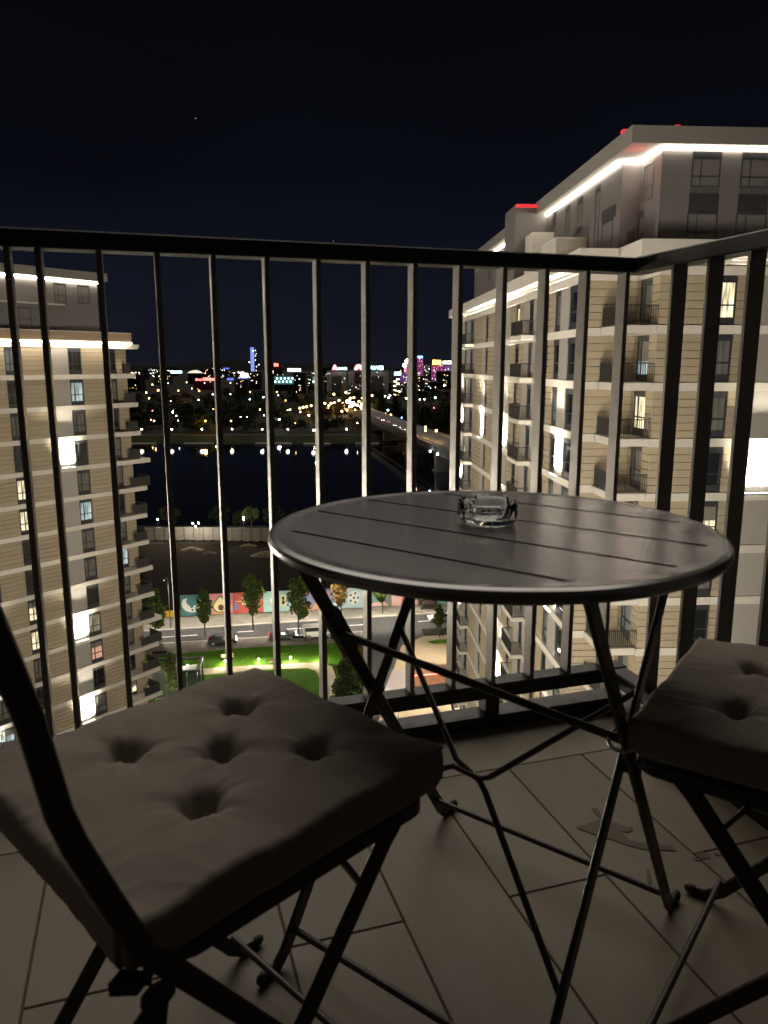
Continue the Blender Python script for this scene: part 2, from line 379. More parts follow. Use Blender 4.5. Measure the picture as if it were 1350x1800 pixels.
# ------------------------------------------------------------------ glass ashtray on the table
def ashtray():
    n = 96; Ro = .0465; H = .034
    prof = [(.0, .0015), (.030, .0015), (.040, .0), (.0425, .002), (.0445, .007), (.0462, .013), (.0465, .018), (.0458, .027), (.0463, .031), (.0450, H), (.0420, H), (.0405, .032), (.0385, .024), (.0365, .014), (.0330, .0095), (.018, .0085), (.0, .0085)]
    vs = []; fs = []
    notch = [rad(q) for q in (118, 28, 298, 208)]
    for r, z in prof:
        for k in range(n):
            a = 2*PI*k/n; zz = z; rr = r
            dmin = min(abs((a-q+PI) % (2*PI)-PI) for q in notch)*Ro
            if z > .012 and r > .034:
                dip = .0115*math.exp(-(dmin/.0055)**4)
                zz = z-dip*max(0, (z-.012)/(H-.012))
            if z < .016 and r > .04: rr = r*(1+.006*math.cos(16*a))
            vs.append((rr*math.cos(a), rr*math.sin(a), zz))
    m = len(prof)
    for i in range(m-1):
        for k in range(n): fs.append((i*n+k, i*n+(k+1) % n, (i+1)*n+(k+1) % n, (i+1)*n+k))
    me = bpy.data.meshes.new('glass_ashtray'); me.from_pydata(vs, [], fs)
    bm = bmesh.new(); bm.from_mesh(me); bmesh.ops.remove_doubles(bm, verts=bm.verts, dist=1e-5); bmesh.ops.recalc_face_normals(bm, faces=bm.faces); bm.to_mesh(me); bm.free()
    me.polygons.foreach_set('use_smooth', [True]*len(me.polygons)); me.set_sharp_from_angle(angle=rad(48))
    me.materials.append(M_glass)
    o = link('glass_ashtray', me, None, B(.499, 1.045, TZ+.0003)); return tag(o, 'clear round glass ashtray with notched rim on the table', 'ashtray')
ashtray()

# ------------------------------------------------------------------ folding chairs and cushions (local x = forward, y = left)
TUFTS = [(0, 0), (.080, .080), (-.080, .080), (.080, -.080), (-.080, -.080)]
def make_chair(label, loc, rz):
    ch = thing('folding_chair', label, 'chair', loc, rz, 'folding bistro chairs')
    W_ = .178
    # seat tray: shallow pressed pan
    N = 10; mb = MB()
    def rr_(x0, x1, y, r):
        out = []
        for cx, cy, q0 in ((x1-r, y-r, 0), (x0+r, y-r, 90), (x0+r, -y+r, 180), (x1-r, -y+r, 270)):
            out += [(cx+r*math.cos(rad(q0+90*k/6)), cy+r*math.sin(rad(q0+90*k/6))) for k in range(7)]
        return out
    outer = rr_(-.175, .181, .176, .03); mid = rr_(-.171, .177, .172, .028); inn = rr_(-.160, .166, .161, .025)
    L = len(outer)
    vs = [(x, y, .410) for x, y in mid]+[(x, y, .414) for x, y in outer]+[(x, y, .428) for x, y in outer]+[(x, y, .4315) for x, y in mid]+[(x, y, .4305) for x, y in rr_(-.166, .172, .167, .027)]+[(x, y, .424) for x, y in inn]
    fs = [(j*L+k, j*L+(k+1) % L, (j+1)*L+(k+1) % L, (j+1)*L+k) for j in range(5) for k in range(L)]+[tuple(5*L+k for k in range(L))]
    mb.add(vs, fs); mb.build('seat', M_furn, ch, smooth=True, angle=rad(35))
    for s in (-1, 1):
        y = s*(W_+.012)
        # back upright: nearly vertical, bends at the seat and runs forward to the front foot
        pts = [(-.333, y, .90), (-.297, y, .763), (-.281, y, .70), (-.267, y, .62), (-.258, y, .59), (-.234, y, .528), (-.208, y, .465), (-.162, y, .403), (-.02, y, .21), (.125, y, .026), (.147, y, .010), (.172, y, .007)]
        lg = MB().strip(pts, .008, .021, (0, 1, 0)).build('back_leg', M_furn, ch)
        MB().sphere((.174, y, .0105), .0095, 10, 8, (1.4, .8, 1)).build('foot_cap', M_rubber, lg, smooth=True)
        y2 = s*(W_-.004)
        pts = [(.118, y2, .422), (.10, y2, .405), (-.06, y2, .208), (-.205, y2, .028), (-.226, y2, .010), (-.25, y2, .007)]
        lg = MB().strip(pts, .008, .024, (0, 1, 0)).build('front_leg', M_furn, ch)
        MB().sphere((-.250, y2, .0105), .0095, 10, 8, (1.4, .8, 1)).build('foot_cap', M_rubber, lg, smooth=True)
        MB().tube([(-.062+.012, s*(W_-.008), .236), (-.05, s*(W_+.020), .236)], .007, 10).build('pivot_bolt', M_furn, lg, smooth=True)
        MB().bar((.035, y2, .414), (.062, y2, .372), .012, .006).build('seat_stay', M_furn, ch)
    MB().tube([(.128, -W_-.012, .045), (.128, W_+.012, .045)], .0055, 10).build('crossbar', M_furn, ch, smooth=True)
    MB().tube([(-.192, -W_, .055), (-.192, W_, .055)], .0055, 10).build('crossbar', M_furn, ch, smooth=True)
    MB().tube([(-.205, -W_-.012, .452), (-.205, W_+.012, .452)], .006, 10).build('seat_rod', M_furn, ch, smooth=True)
    # two curved back slats
    for zc, h in ((.855, .045), (.762, .078)):
        mb = MB(); K = 14; vs = []
        for k in range(K+1):
            y = -(W_+.026)+2*(W_+.026)*k/K; bow = -.022*(1-(y/(W_+.026))**2)
            hh = h/2*(1 if 0 < k < K else .62)
            xb = -.310 if zc > .8 else -.294
            vs += [(xb+bow-.010, y, zc-hh), (xb+bow-.010, y, zc+hh), (xb+bow-.0155, y, zc+hh), (xb+bow-.0155, y, zc-hh)]
        fs = [(4*k+j, 4*k+(j+1) % 4, 4*k+4+(j+1) % 4, 4*k+4+j) for k in range(K) for j in range(4)]+[(0, 1, 2, 3), (4*K+3, 4*K+2, 4*K+1, 4*K)]
        mb.add(vs, fs); mb.build('back_slat', M_furn, ch)
    return ch
def cushion_z(x, y, hs, seed):
    ex, ey = min(1, abs(x+.018)/hs/1.09), min(1, abs(y)/hs)
    edge = (1-max(ex, ey)**9*.0)
    bulge = .006*(1-ex**4)*(1-ey**4)
    z = bulge
    for tx, ty in TUFTS:
        q = math.hypot(x-tx, y-ty)
        a = math.atan2(y-ty, x-tx)
        crease = .0030*math.exp(-(q/.052)**2)*math.cos(5*a+seed+tx*37+ty*19)*min(1, q/.012)
        z -= .037*math.exp(-(q/.0185)**2.4)+.0042*math.exp(-(q/.042)**2)-crease
    # small gathers along the rim
    z += .0026*math.sin(46*x+seed*2+9*y)*max(0, ey-.62)/.38 + .0026*math.sin(43*y+seed+11*x)*max(0, ex-.62)/.38
    z += .0015*math.sin(17*x-23*y+seed)*math.sin(29*y+7*x)
    qn = min((math.hypot(x-tx, y-ty), tx, ty) for tx, ty in TUFTS); ang = math.atan2(y-qn[2], x-qn[1])
    rw = noise.noise(Vector((ang*2.6+seed*3+qn[1]*60, qn[0]*9, seed+qn[2]*50)))
    z += .0060*max(0, .35-abs(rw))*math.exp(-(qn[0]-.030)**2/.0011)
    ed = max(ex, ey); al = y if ex > ey else x
    rw = noise.noise(Vector((al*34+seed*7, ed*3.0+2*al, 3.1*seed+(1 if x > 0 else 0)+(2 if ex > ey else 0))))
    z += .0055*max(0, .30-abs(rw))*max(0, (ed-.55)/.45)**1.2*(1-max(0, (ed-.97)/.03))
    return z
def make_cushion(label, chair, dx=0., rz=0., seed=1.):
    hs, T = .192, .062; N = 120; vs = []; fs = []
    def warp(u, v):
        # rounded square outline, sides drawn in slightly between the corners
        x, y = u*hs*1.09-.018, v*hs
        x *= 1-.016*(1-v*v); y *= 1-.016*(1-u*u)
        rcn = .955 if max(abs(u), abs(v)) > .999 and min(abs(u), abs(v)) > .93 else 1
        return x*rcn**.5, y*rcn**.5
    for i in range(N+1):
        for j in range(N+1):
            u, v = 2*i/N-1, 2*j/N-1
            u = math.copysign(1-(1-abs(u))**1.15, u); v = math.copysign(1-(1-abs(v))**1.15, v)
            x, y = warp(u, v); m = max(abs(u), abs(v))
            rnd = -.004*max(0, (m-.96)/.04)**2
            vs.append((x, y, T+cushion_z(x, y, hs, seed)+rnd))
    idx = lambda i, j: i*(N+1)+j
    for i in range(N):
        for j in range(N): fs.append((idx(i, j), idx(i+1, j), idx(i+1, j+1), idx(i, j+1)))
    ring = [idx(i, 0) for i in range(N+1)]+[idx(N, j) for j in range(1, N+1)]+[idx(i, N) for i in range(N-1, -1, -1)]+[idx(0, j) for j in range(N-1, 0, -1)]
    prev = ring; L = len(ring)
    for kf, (sc, zf) in enumerate(((1.006, .90), (1.012, .6), (1.008, .40), (.985, .24), (.93, .16), (.80, .0))):
        cur = []
        for q, r0 in enumerate(ring):
            x, y, z = vs[r0]; w = .0016*math.sin(q*.55+seed)+.001*math.sin(q*1.7)
            vs.append((x*(sc+w*1.0), y*(sc+w*1.0), max(0, z*zf))); cur.append(len(vs)-1)
        for q in range(L): fs.append((prev[q], prev[(q+1) % L], cur[(q+1) % L], cur[q]))
        prev = cur
    fs.append(tuple(reversed(prev)))
    me = bpy.data.meshes.new('seat_cushion'); me.from_pydata(vs, [], fs)
    bm = bmesh.new(); bm.from_mesh(me); bmesh.ops.recalc_face_normals(bm, faces=bm.faces); bm.to_mesh(me); bm.free()
    me.polygons.foreach_set('use_smooth', [True]*len(me.polygons)); me.materials.append(M_cushion)
    Mx = Matrix.Translation(chair.location) @ Matrix.Rotation(chair.rotation_euler[2]+rz, 4, 'Z')
    loc = Mx @ Vector((dx, 0, .4322))
    o = link('seat_cushion', me, None, loc, (0, 0, chair.rotation_euler[2]+rz))
    tag(o, label, 'cushion', 'seat cushions')
    # ties: tape knotted round the uprights
    for s in (-1, 1):
        y = s*.188
        MB().strip([(-.17, s*.165, .012), (-.20, y, .010), (-.222, y+.012*s, .012), (-.238, y, .014), (-.222, y-.012*s, .008), (-.20, y-.004*s, -.004)], .014, .004, (0, 0, 1)).build('tie', M_tie, o)
        kn = MB().sphere((-.205, s*.204, -.004), .012, 10, 8, (1.4, .8, .9)); kn.build('tie_knot', M_tie, o, smooth=True)
        MB().strip([(-.205, s*.206, -.012), (-.215, s*.214, -.04), (-.210, s*.212, -.085), (-.205, s*.208, -.10)], .016, .004, (1, 0, 0)).build('tie', M_tie, o)
        MB().strip([(-.205, s*.206, -.006), (-.245, s*.222, -.012), (-.290, s*.232, -.020)], .018, .004, (0, 0, 1)).build('tie', M_tie, o)
    return o
def frame_angle(fd): return math.atan2(fd[1], fd[0])+PHI
ch1 = make_chair('dark folding chair in front at the left, drawn up to the table', B(.066, .855), rad(28.5)+PHI)
make_cushion('taupe buttoned cushion on the large near chair at the left', ch1, 0.0, 0, 1.0)
RF = (-.575, .818)
ch2 = make_chair('dark folding chair at the right beside the short railing', B(.848, .742), frame_angle(RF))
make_cushion('taupe buttoned cushion on the chair beside the short railing', ch2, 0.0, rad(2), 2.6)

# ------------------------------------------------------------------ neighbouring apartment buildings
meshcache = {}
def boxmesh(nm, w, dp, h, m):
    k = (nm, round(w, 3), round(dp, 3), round(h, 3), m.name)
    if k not in meshcache: meshcache[k] = MB().box(-w/2, w/2, -dp/2, dp/2, -h/2, h/2).mesh(nm, m)
    return meshcache[k]
class Facade:
    "s runs to the right as seen from outside, o points outward, z up"
    def __init__(self, root, p0, ang, stuff):
        self.root = root; self.p0 = Vector((p0[0], p0[1], 0)); self.a = ang
        self.dir = Vector((math.cos(ang), math.sin(ang), 0)); self.out = Vector((math.sin(ang), -math.cos(ang), 0)); self.stuff = stuff
    def P(self, s, o, z): return self.p0+self.dir*s+self.out*o+Vector((0, 0, z))
    def box(self, nm, s0, s1, o0, o1, z0, z1, m, parent=None):
        me = boxmesh(nm, s1-s0, o1-o0, z1-z0, m)
        p = self.P((s0+s1)/2, (o0+o1)/2, (z0+z1)/2)
        if parent is None: return link(nm, me, self.root, p-self.root.location, (0, 0, self.a))
        lp = Matrix.Rotation(-self.a, 4, 'Z') @ (p-self.root.location-parent.location)
        return link(nm, me, parent, lp)
    def boards(self, s0, s1, z0, z1, o=0., n=6):
        h = (z1-z0)/n
        for k in range(n): self.stuff.append((self, s0, s1, z0+k*h, z0+(k+1)*h, o))
    def window(self, s0, s1, z0, z1, o=0., style=None, sidepane=False):
        w, h = s1-s0, z1-z0
        key = ('win', round(w, 2), round(h, 2), sidepane)
        if key not in meshcache:
            mb = MB(); t = .07; hb = .30 if h > 2 else .06; pb = .36 if h > 2 else .06
            x0, x1 = -w/2, w/2
            mb.box(x0, x1, -.03, .16, h-hb, h)                         # shutter box
            mb.box(x0, x1, .02, .16, 0, pb)                            # bottom panel
            mb.box(x0, x0+t, .0, .16, pb, h-hb); mb.box(x1-t, x1, .0, .16, pb, h-hb)
            tz = pb+(h-hb-pb)*.36
            mb.box(x0+t, x1-t, .01, .16, tz-.04, tz+.04)
            mb.box(x0+t, x1-t, .012, .16, h-hb-.05, h-hb-.001); mb.box(x0+t, x1-t, .012, .16, pb+.001, pb+.05)
            if sidepane: mb.box(x0+w*.30, x0+w*.30+.07, .014, .158, pb+.05, h-hb-.05)
            meshcache[key] = (mb.mesh('window', M_frame), pb, hb)
        me, pb, hb = meshcache[key]
        p = self.P((s0+s1)/2, o, z0)
        wn = link('window', me, self.root, p-self.root.location, (0, 0, self.a))
        m = style if style is not None else M_pane
        k2 = ('pane', round(w, 2), round(h, 2), m.name)
        if k2 not in meshcache: meshcache[k2] = MB().box(-w/2+.05, w/2-.05, .085, .10, pb+.03, h-hb-.03).mesh('pane', m)
        pn_ = link('pane', meshcache[k2], wn)
        if m in M_lit and h > 2 and litpick.random() < .6:
            f_ = litpick.choice((.3, .45, .6)); k3 = ('blind', round(w, 2), f_)
            if k3 not in meshcache: meshcache[k3] = MB().box(-w/2+.08, w/2-.08, .060, .083, pb+.05+(h-hb-pb-.1)*(1-f_), h-hb-.06).mesh('blind', M_blind)
            link('blind', meshcache[k3], wn)
        return wn
    def rail(self, s0, s1, o, z0, h=1.05, ends=(), dep=1.4, solid=False):
        w = s1-s0; key = ('rail', round(w, 2), tuple(ends), round(dep, 2), solid)
        if key not in meshcache:
            mb = MB()
            def run(a, b, fx):
                L = b-a
                for zz, hh in ((h-.05, .05), (.06, .04)): mb.add(*fx(a, b, zz, zz+hh, .04))
                nb = max(2, int(L/.115))
                if solid: mb.add(*fx(a, b, .12, h-.08, .012))
                for k in range(nb+1):
                    q = a+L*k/nb; mb.add(*fx(q-.012, q+.012, .10, h-.05, .03))
            def bx(x0, x1, y0, y1, z0, z1):
                vs = [(x, y, z) for z in (z0, z1) for y in (y0, y1) for x in (x0, x1)]
                return vs, [(0,2,3,1), (4,5,7,6), (0,1,5,4), (2,6,7,3), (0,4,6,2), (1,3,7,5)]
            run(-w/2, w/2, lambda a, b, z0, z1, t: bx(a, b, -t/2, t/2, z0, z1))
            for e_ in ends:
                xx = -w/2 if e_ == 'l' else w/2
                run(.02, dep, lambda a, b, z0, z1, t: bx(xx-t/2, xx+t/2, a, b, z0, z1))
            meshcache[key] = mb.mesh('balcony_rail', M_brail)
        p = self.P((s0+s1)/2, o, z0)
        return link('balcony_rail', meshcache[key], self.root, p-self.root.location, (0, 0, self.a))
    def washer(self, s0, s1, z, o=.34, power=900):
        w = s1-s0
        b = self.box('wall_washer', s0+w*.12, s1-w*.12, o-.06, o+.06, z-.10, z-.02, M_frame)
        self.box('lens', s0+w*.14, s1-w*.14, o-.045, o+.05, z-.019, z+.03, M_wash, parent=b)
        l = bpy.data.lights.new('wall_washer_light', 'AREA'); l.shape = 'RECTANGLE'; l.size = w*.7; l.size_y = .08; l.energy = power; l.color = (1, .90, .72); l.spread = rad(72)
        lo = bpy.data.objects.new('wall_washer_light', l); C.objects.link(lo); lo.parent = self.root
        p = self.P((s0+s1)/2, o, z+.045); lo.location = p-self.root.location
        dirv = Vector((0, 0, 1))-self.out*.22
        lo.rotation_euler = dirv.to_track_quat('-Z', 'Y').to_euler()
        # keep the lamp's long side along the wall
        zq = -dirv.normalized(); xq = self.dir; yq = zq.cross(xq)
        lo.rotation_euler = Matrix((xq, yq, zq)).transposed().to_euler()
def flush_boards(stuff, root, center, limit=290):
    stuff.sort(key=lambda b: (b[0].P((b[1]+b[2])/2, 0, (b[3]+b[4])/2)-Vector((0, 0, EYE))).length)
    cache = 0; rest = MB()
    for i, (f, s0, s1, z0, z1, o) in enumerate(stuff):
        c = f.P((s0+s1)/2, o, (z0+z1)/2); u = (c.x/c.y) if c.y > 1 else 9
        seen = abs(u) < .62
        if seen and cache < limit:
            f.box('cladding_board', s0+.006, s1-.006, o-.05, o+.03+.004*R.random(), z0+.015, z1-.015, M_tan); cache += 1
        else:
            M_ = Matrix.Translation(c-root.location) @ Matrix.Rotation(f.a, 4, 'Z'); w, h = s1-s0-.012, z1-z0-.04
            rest.box(-w/2, w/2, -.03, .05, -h/2, h/2, M_)
    if rest.v: tag(rest.build('cladding_boards', M_tan, root), kind='stuff')

def floor_z(k): return 3.0*k
# ---- right building
E1 = Vector((.998, .063, 0)).normalized(); E2 = Vector((-.063, .998, 0)).normalized()
A1 = math.atan2(E1.y, E1.x); A2 = A1-PI/2
def UV(u, v): return E1*u+E2*v
rbd = thing('apartment_building', 'large pale apartment building on the right with balconies and roof light strip', 'building', UV(30, 66)+Vector((0, 0, GZ)), 0)
rstuff = []
v1, v2, u0, u1, vE, uE = 40.0, 43.1, 14.2, 17.05, 90., 48.
front = Facade(rbd, UV(u1, v1), A1, rstuff)          # s = 0 at the corner, runs right
notchw = Facade(rbd, UV(u1, v1), A2, rstuff)         # left-facing; s runs towards the viewer: s = v1 - v
back2 = Facade(rbd, UV(u0, v2), A1, rstuff)          # s = 0 at u0
side = Facade(rbd, UV(u0, v2), A2, rstuff)           # s = v2 - v  (negative going away)
def rprism(nm, poly, z0, z1, m):
    pts = [UV(*p)-UV(30, 66) for p in poly]
    return MB().prism([(p.x, p.y) for p in pts], z0-GZ, z1-GZ).build(nm, m, rbd)
M_panel = mat('grey_white_panel', (.42, .40, .36), .85, noise=(.7, .05), rnd=.03)
M_coveglow = mat('cove_glow', (.9, .9, .9), .4, emit=((1, .90, .74), .45))
def inset(o): return [(u0+o, vE-o), (u0+o, v2+o), (u1+o, v2+o), (u1+o, v1+o), (uE-o, v1+o), (uE-o, vE-o)]
rprism('wall', inset(.12), GZ, 6.2, M_grey)
def pick(p_lit=.14, p_cur=.35):
    q = litpick.random()
    if q < p_lit: return litpick.choice(M_lit)
    if q < p_lit+p_cur: return M_curt
    return M_pane
# side bays in v (depth): kind, from, to
sidebays = [('t', 43.1, 44.75), ('w', 44.75, 46.35), ('p', 46.35, 48.1), ('w', 48.1, 49.35), ('t', 49.35, 50.85), ('w', 50.85, 52.15), ('t', 52.15, 54.1), ('b', 54.1, 57.5), ('t', 57.5, 58.95), ('w', 58.95, 60.1), ('t', 60.1, 62.1), ('p', 62.1, 64.1), ('w', 64.1, 65.3), ('t', 65.3, 67.1), ('w', 67.1, 68.2), ('t', 68.2, 71.1), ('w', 71.1, 72.1), ('p', 72.1, 73.7), ('t', 73.7, 77.6), ('b', 77.6, 82.6), ('w', 82.6, 83.8), ('p', 83.8, 86), ('t', 86, 90)]
frontbays = [('t', 0, 3.0), ('w', 3.0, 4.1), ('t', 4.1, 4.75), ('p', 4.75, 7.3), ('t', 7.3, 7.95), ('w', 7.95, 9.05), ('t', 9.05, 12.2), ('w', 12.2, 13.3), ('p', 13.3, 15.8), ('t', 15.8, 19), ('w', 19, 20.1), ('t', 20.1, 24)]
BH = .45
for k in range(-13, 3):
    zt = floor_z(k); zb = max(GZ, zt-3.0)          # storey below slab top zt ... the room is zb..zt-BH
    # slab bands
    front.box('floor_band', -.12, 31, -.1, .16, zt-BH, zt, M_band)
    back2.box('floor_band', -.12, 2.73, -.1, .14, zt-BH, zt, M_band)
    notchw.box('floor_band', -2.96, .0, -.1, .12, zt-BH, zt, M_band)
    side.box('floor_band', -47, .138, -.1, .14, zt-BH, zt, M_band)
    a, b = zb, zt-BH
    if k == -13 : a = GZ
    for kind, s0, s1 in frontbays:
        if kind == 't': front.boards(s0+.01, s1-.01, a, b)
        elif kind == 'w':
            st = pick(.2, .5)
            if s0 == 3.0: st = {2: M_lit[0], 1: M_curt, 0: M_curt, -1: M_pane, -2: M_lit[0], -3: M_curt, -4: M_pane}.get(k-0, st) if k <= 2 else st
            front.window(s0, s1, a+.01, b-.01, .0, st)
        else: front.box('render_panel', s0+.02, s1-.02, -.1, .05, a+.01, b-.01, M_panel)
    back2.boards(.01, 2.0, a, b); back2.boards(2.0, 2.85, a, b)
    notchw.boards(-1.0, -.01, a, b)
    notchw.boards(-3.1, -2.65, a, b)
    notchw.window(-2.65, -1.0, a+.02, b-.02, .0, pick(.35, .4), True)
    for kind, va, vb in sidebays:
        s0, s1 = v2-vb, v2-va
        if kind == 't': side.boards(s0+.01, s1-.01, a, b)
        elif kind == 'w': side.window(s0+.03, s1-.03, a+.01, b-.01, 0, pick(.12, .35))
        elif kind == 'p': side.box('render_panel', s0+.02, s1-.02, -.1, .05, a+.01, b-.01, M_panel)
        else:
            side.box('render_panel', s0+.02, s0+(s1-s0)*.45, -.1, .03, a+.01, b-.01, M_panel)
            side.window(s0+(s1-s0)*.45+.02, s0+(s1-s0)*.78, a+.01, b-.01, 0, pick(.2, .4), True)
            side.box('render_panel', s0+(s1-s0)*.78+.02, s1-.02, -.1, .03, a+.01, b-.01, M_panel)
            if k > -13:
                side.box('balcony_slab', s0, s1, .141, 1.05, zb-.30, zb-.002, M_band)
                side.rail(s0+.05, s1-.05, 1.0, zb, ends=('l', 'r'), dep=.85)
    # corner balcony in the notch
    if k > -13:
        back2.box('balcony_slab', .75, 2.85, .15, 3.15, zb-.42, zb-.004, M_band)
        back2.rail(.85, 2.80, 3.08, zb, ends=('l',), dep=2.85)
for (s0, s1), zs in (((4.75, 7.3), (-6, -24)), ((13.3, 15.8), (-6, -24))):
    for z in zs: front.washer(s0+.1, s1-.1, z, .36, 1300)
for (va, vb), zs in (((46.35, 48.1), (-6, -15, -27)), ((62.1, 64.1), (-6, -15, -27)), ((72.1, 73.7), (-6, -21)), ((83.8, 86), (-6, -12, -27))):
    for z in zs: side.washer(v2-vb+.05, v2-va-.05, z, .34, 1800)
# cornice, terrace parapet
rprism('cornice', [(13.4, 91), (13.4, 42.4), (15.55, 42.4), (15.55, 39.1), (50, 39.1), (50, 91)], 6.35, 7.2, M_band)
rprism('cornice', [(13.9, 90.5), (13.9, 42.8), (16.0, 42.8), (16.0, 39.55), (49.5, 39.55), (49.5, 90.5)], 6.08, 6.347, M_band)
rprism('led_or_glow_strip', [(13.75, 90.4), (13.75, 42.65), (13.83, 42.65), (13.83, 90.4)], 6.22, 6.30, M_coveglow)  # weak glow stands in for the lit surface under the side cornice
rprism('led_or_glow_strip', [(20.5, 39.42), (49, 39.42), (49, 39.5), (20.5, 39.5)], 6.22, 6.30, M_coveglow)
# two set-back storeys
pu, pv1, pv2 = 16.0, 40.9, 43.7
rprism('penthouse_wall', [(pu, 89), (pu, pv2), (17.05, pv2), (17.05, pv1), (47, pv1), (47, 89)], 7.2, 12.05, M_grey)
rprism('roof_slab', [(15.2, 90), (15.2, 40.45), (48, 40.45), (48, 90)], 12.06, 12.9, M_fascia)
pf = Facade(rbd, UV(17.05, pv1), A1, rstuff); ps = Facade(rbd, UV(pu, pv2), A2, rstuff); pn = Facade(rbd, UV(17.05, pv1), A2, rstuff); pb2 = Facade(rbd, UV(pu, pv2), A1, rstuff)
pf.box('led_or_glow_strip', -.07, 29, .02, .10, 11.90, 12.04, M_led); pn.box('led_or_glow_strip', -2.72, .018, .02, .10, 11.90, 12.04, M_led)
pb2.box('led_or_glow_strip', -.07, .93, .02, .10, 11.90, 12.04, M_led); ps.box('led_or_glow_strip', -45, .018, .02, .10, 11.90, 12.04, M_led)
for s0 in (1.6, 4.25, 6.9, 9.6, 12.2):
    pf.window(s0, s0+1.55, 9.75, 11.8, .02, M_curt, True)
    pf.box('spandrel_panel', s0-.02, s0+1.57, -.05, .05, 8.85, 9.74, M_dgrey)
    pf.window(s0-.05, s0+1.6, 7.25, 8.84, .02, M_pane, True)
pn.window(-2.3, -1.0, 9.7, 11.6, .02, M_lit[1], True); pn.window(-2.65, -2.0, 7.25, 9.3, .02, M_pane)
for va, vb, za, zb_ in ((44.8, 46.6, 7.3, 9.2), (47.2, 48.0, 7.3, 11.6), (50.5, 51.5, 9.4, 11.6), (53.2, 54.1, 9.4, 11.6), (53.2, 54.1, 7.3, 8.8), (56.5, 57.3, 7.3, 11.2), (66, 67, 7.3, 9.4), (70, 70.8, 9.4, 11.5), (75, 76, 7.3, 9.3), (80, 81, 9.3, 11.5)):
    ps.window(pv2-vb, pv2-va, za, zb_, .02, pick(.1, .3))
ps.box('spandrel_panel', pv2-46.6, pv2-44.4, -.05, .04, 9.22, 9.9, M_dgrey); ps.box('spandrel_panel', pv2-57.3, pv2-56.5, -.05, .04, 11.22, 11.85, M_dgrey)
rprism('stair_tower', [(13.6, 62.5), (13.6, 59), (15.98, 59), (15.98, 62.5)], 7.2, 12.7, M_grey)
rprism('roof_block', [(14.4, 58.98), (14.4, 56.8), (15.97, 56.8), (15.97, 58.98)], 7.2, 10.4, M_plast)
rprism('roof_block', [(14.0, 52.5), (14.0, 49.2), (15.97, 49.2), (15.97, 52.5)], 7.2, 8.75, M_plast)
rprism('roof_block', [(13.95, 52.6), (13.95, 49.1), (15.96, 49.1), (15.96, 52.6)], 8.752, 8.84, M_band)
rprism('warning_lamp', [(13.62, 59.0), (13.62, 58.9), (15.5, 58.9), (15.5, 59.0)], 12.5, 12.72, M_red)
rprism('warning_lamp', [(15.3, 42.4), (15.3, 42.0), (15.5, 42.0), (15.5, 42.4)], 12.91, 13.15, M_red)
rprism('warning_lamp', [(17.6, 41.0), (17.6, 40.8), (17.85, 40.8), (17.85, 41.0)], 12.91, 13.05, M_red)
lamp('roof_warning_light', 'POINT', (UV(15.9, 41.6)+Vector((0, 0, 11.6)))-rbd.location, 25, (1, .10, .08), rbd, .1)
pn.rail(-2.7, -1.6, .6, 7.2, h=1.05)
flush_boards(rstuff, rbd, None, 290)

# ---- left building
LA = math.atan2(.797, .605)
LC = Vector((-28.4, 78.0, 0))
lbd = thing('apartment_building', 'tall cream apartment building at the left with two glowing roof edge strips', 'building', LC+Vector((0, 0, GZ)), 0)
lstuff = []
LF = Facade(lbd, LC, LA, lstuff)
def lprism(nm, s0, s1, o0, o1, z0, z1, m): return LF.box(nm, s0, s1, o0, o1, z0, z1, m)
LS = -62.
lprism('wall', LS, 0, -14, -.12, GZ, 3.0, M_grey)
lprism('wall', .002, 3.6, -14, -1.55, GZ, 3.0, M_grey)
lbays = []
q = 0.
pat = [('t', 2.5), ('w', 1.4), ('p', 2.07), ('t', 2.58), ('w', 1.55), ('t', 2.4), ('w', 1.4), ('p', 2.07), ('t', 2.5)]
while q > LS+3:
    for kind, w in pat:
        if q-w < LS: break
        lbays.append((kind, q-w, q)); q -= w
    else: continue
    break
lstyles = {0: {1: M_pane, 0: M_lit[1], -1: M_curt, -2: M_pane, -3: M_curt, -5: M_curt, -6: M_curt, -7: M_pane, -4: M_lit[1], -8: M_lit[3], -9: M_lit[2], -10: M_pane}, 1: {1: M_lit[4], -3: M_lit[0], -4: M_lit[0], -6: M_pane, -7: M_lit[0], -8: M_lit[0]}}
ext = [4.0, 3.5, 3.6, 3.7, 4.7, 4.1, 3.9, 3.9, 4.2, 4.2, 5.0, 4.4, 4.4, 4.5]
for k in range(-12, 2):
    zt = floor_z(k); zb = zt-3. if k > -12 else GZ
    a, b = zb, zt-BH
    LF.box('floor_band', LS, .05, -.1, .16, zt-BH, zt, M_band)
    e_ = ext[1-k]
    LF.box('balcony_slab', .052, e_, -2.4, .15, zt-BH, zt, M_band)
    wi = 0
    for kind, s0, s1 in lbays:
        if kind == 't': LF.boards(s0+.01, s1-.01, a, b)
        elif kind == 'w':
            st = lstyles.get(wi, {}).get(k, None) or pick(.1, .35); wi += 1
            LF.window(s0+.03, s1-.03, a+.01, b-.01, 0, st, True)
        else: LF.box('render_panel', s0+.03, s1-.03, -.1, .05, a+.01, b-.01, M_panel)
    rec = Facade(lbd, LF.P(0, -1.45, 0), LA, lstuff)
    rec.window(.95, 2.28, a+.01, b-.01, 0, {-6: M_lit[1], -8: M_curt}.get(k, pick(.1, .3)), True)
    rec.boards(2.3, 3.55, a, b)
    LF.box('render_panel', .0, .03, -1.4, -.1, a, b, M_plast)
    if k > -12:
        LF.rail(2.2, e_-.12 if k < 1 else e_-1.0, .05, zb, ends=('r',), dep=2.2, solid=True)
for wi, (kind, s0, s1) in enumerate(lbays):
    if kind == 'p':
        for z in (-9, -27, -36): LF.washer(s0+.15, s1-.15, z, .36, 1300)
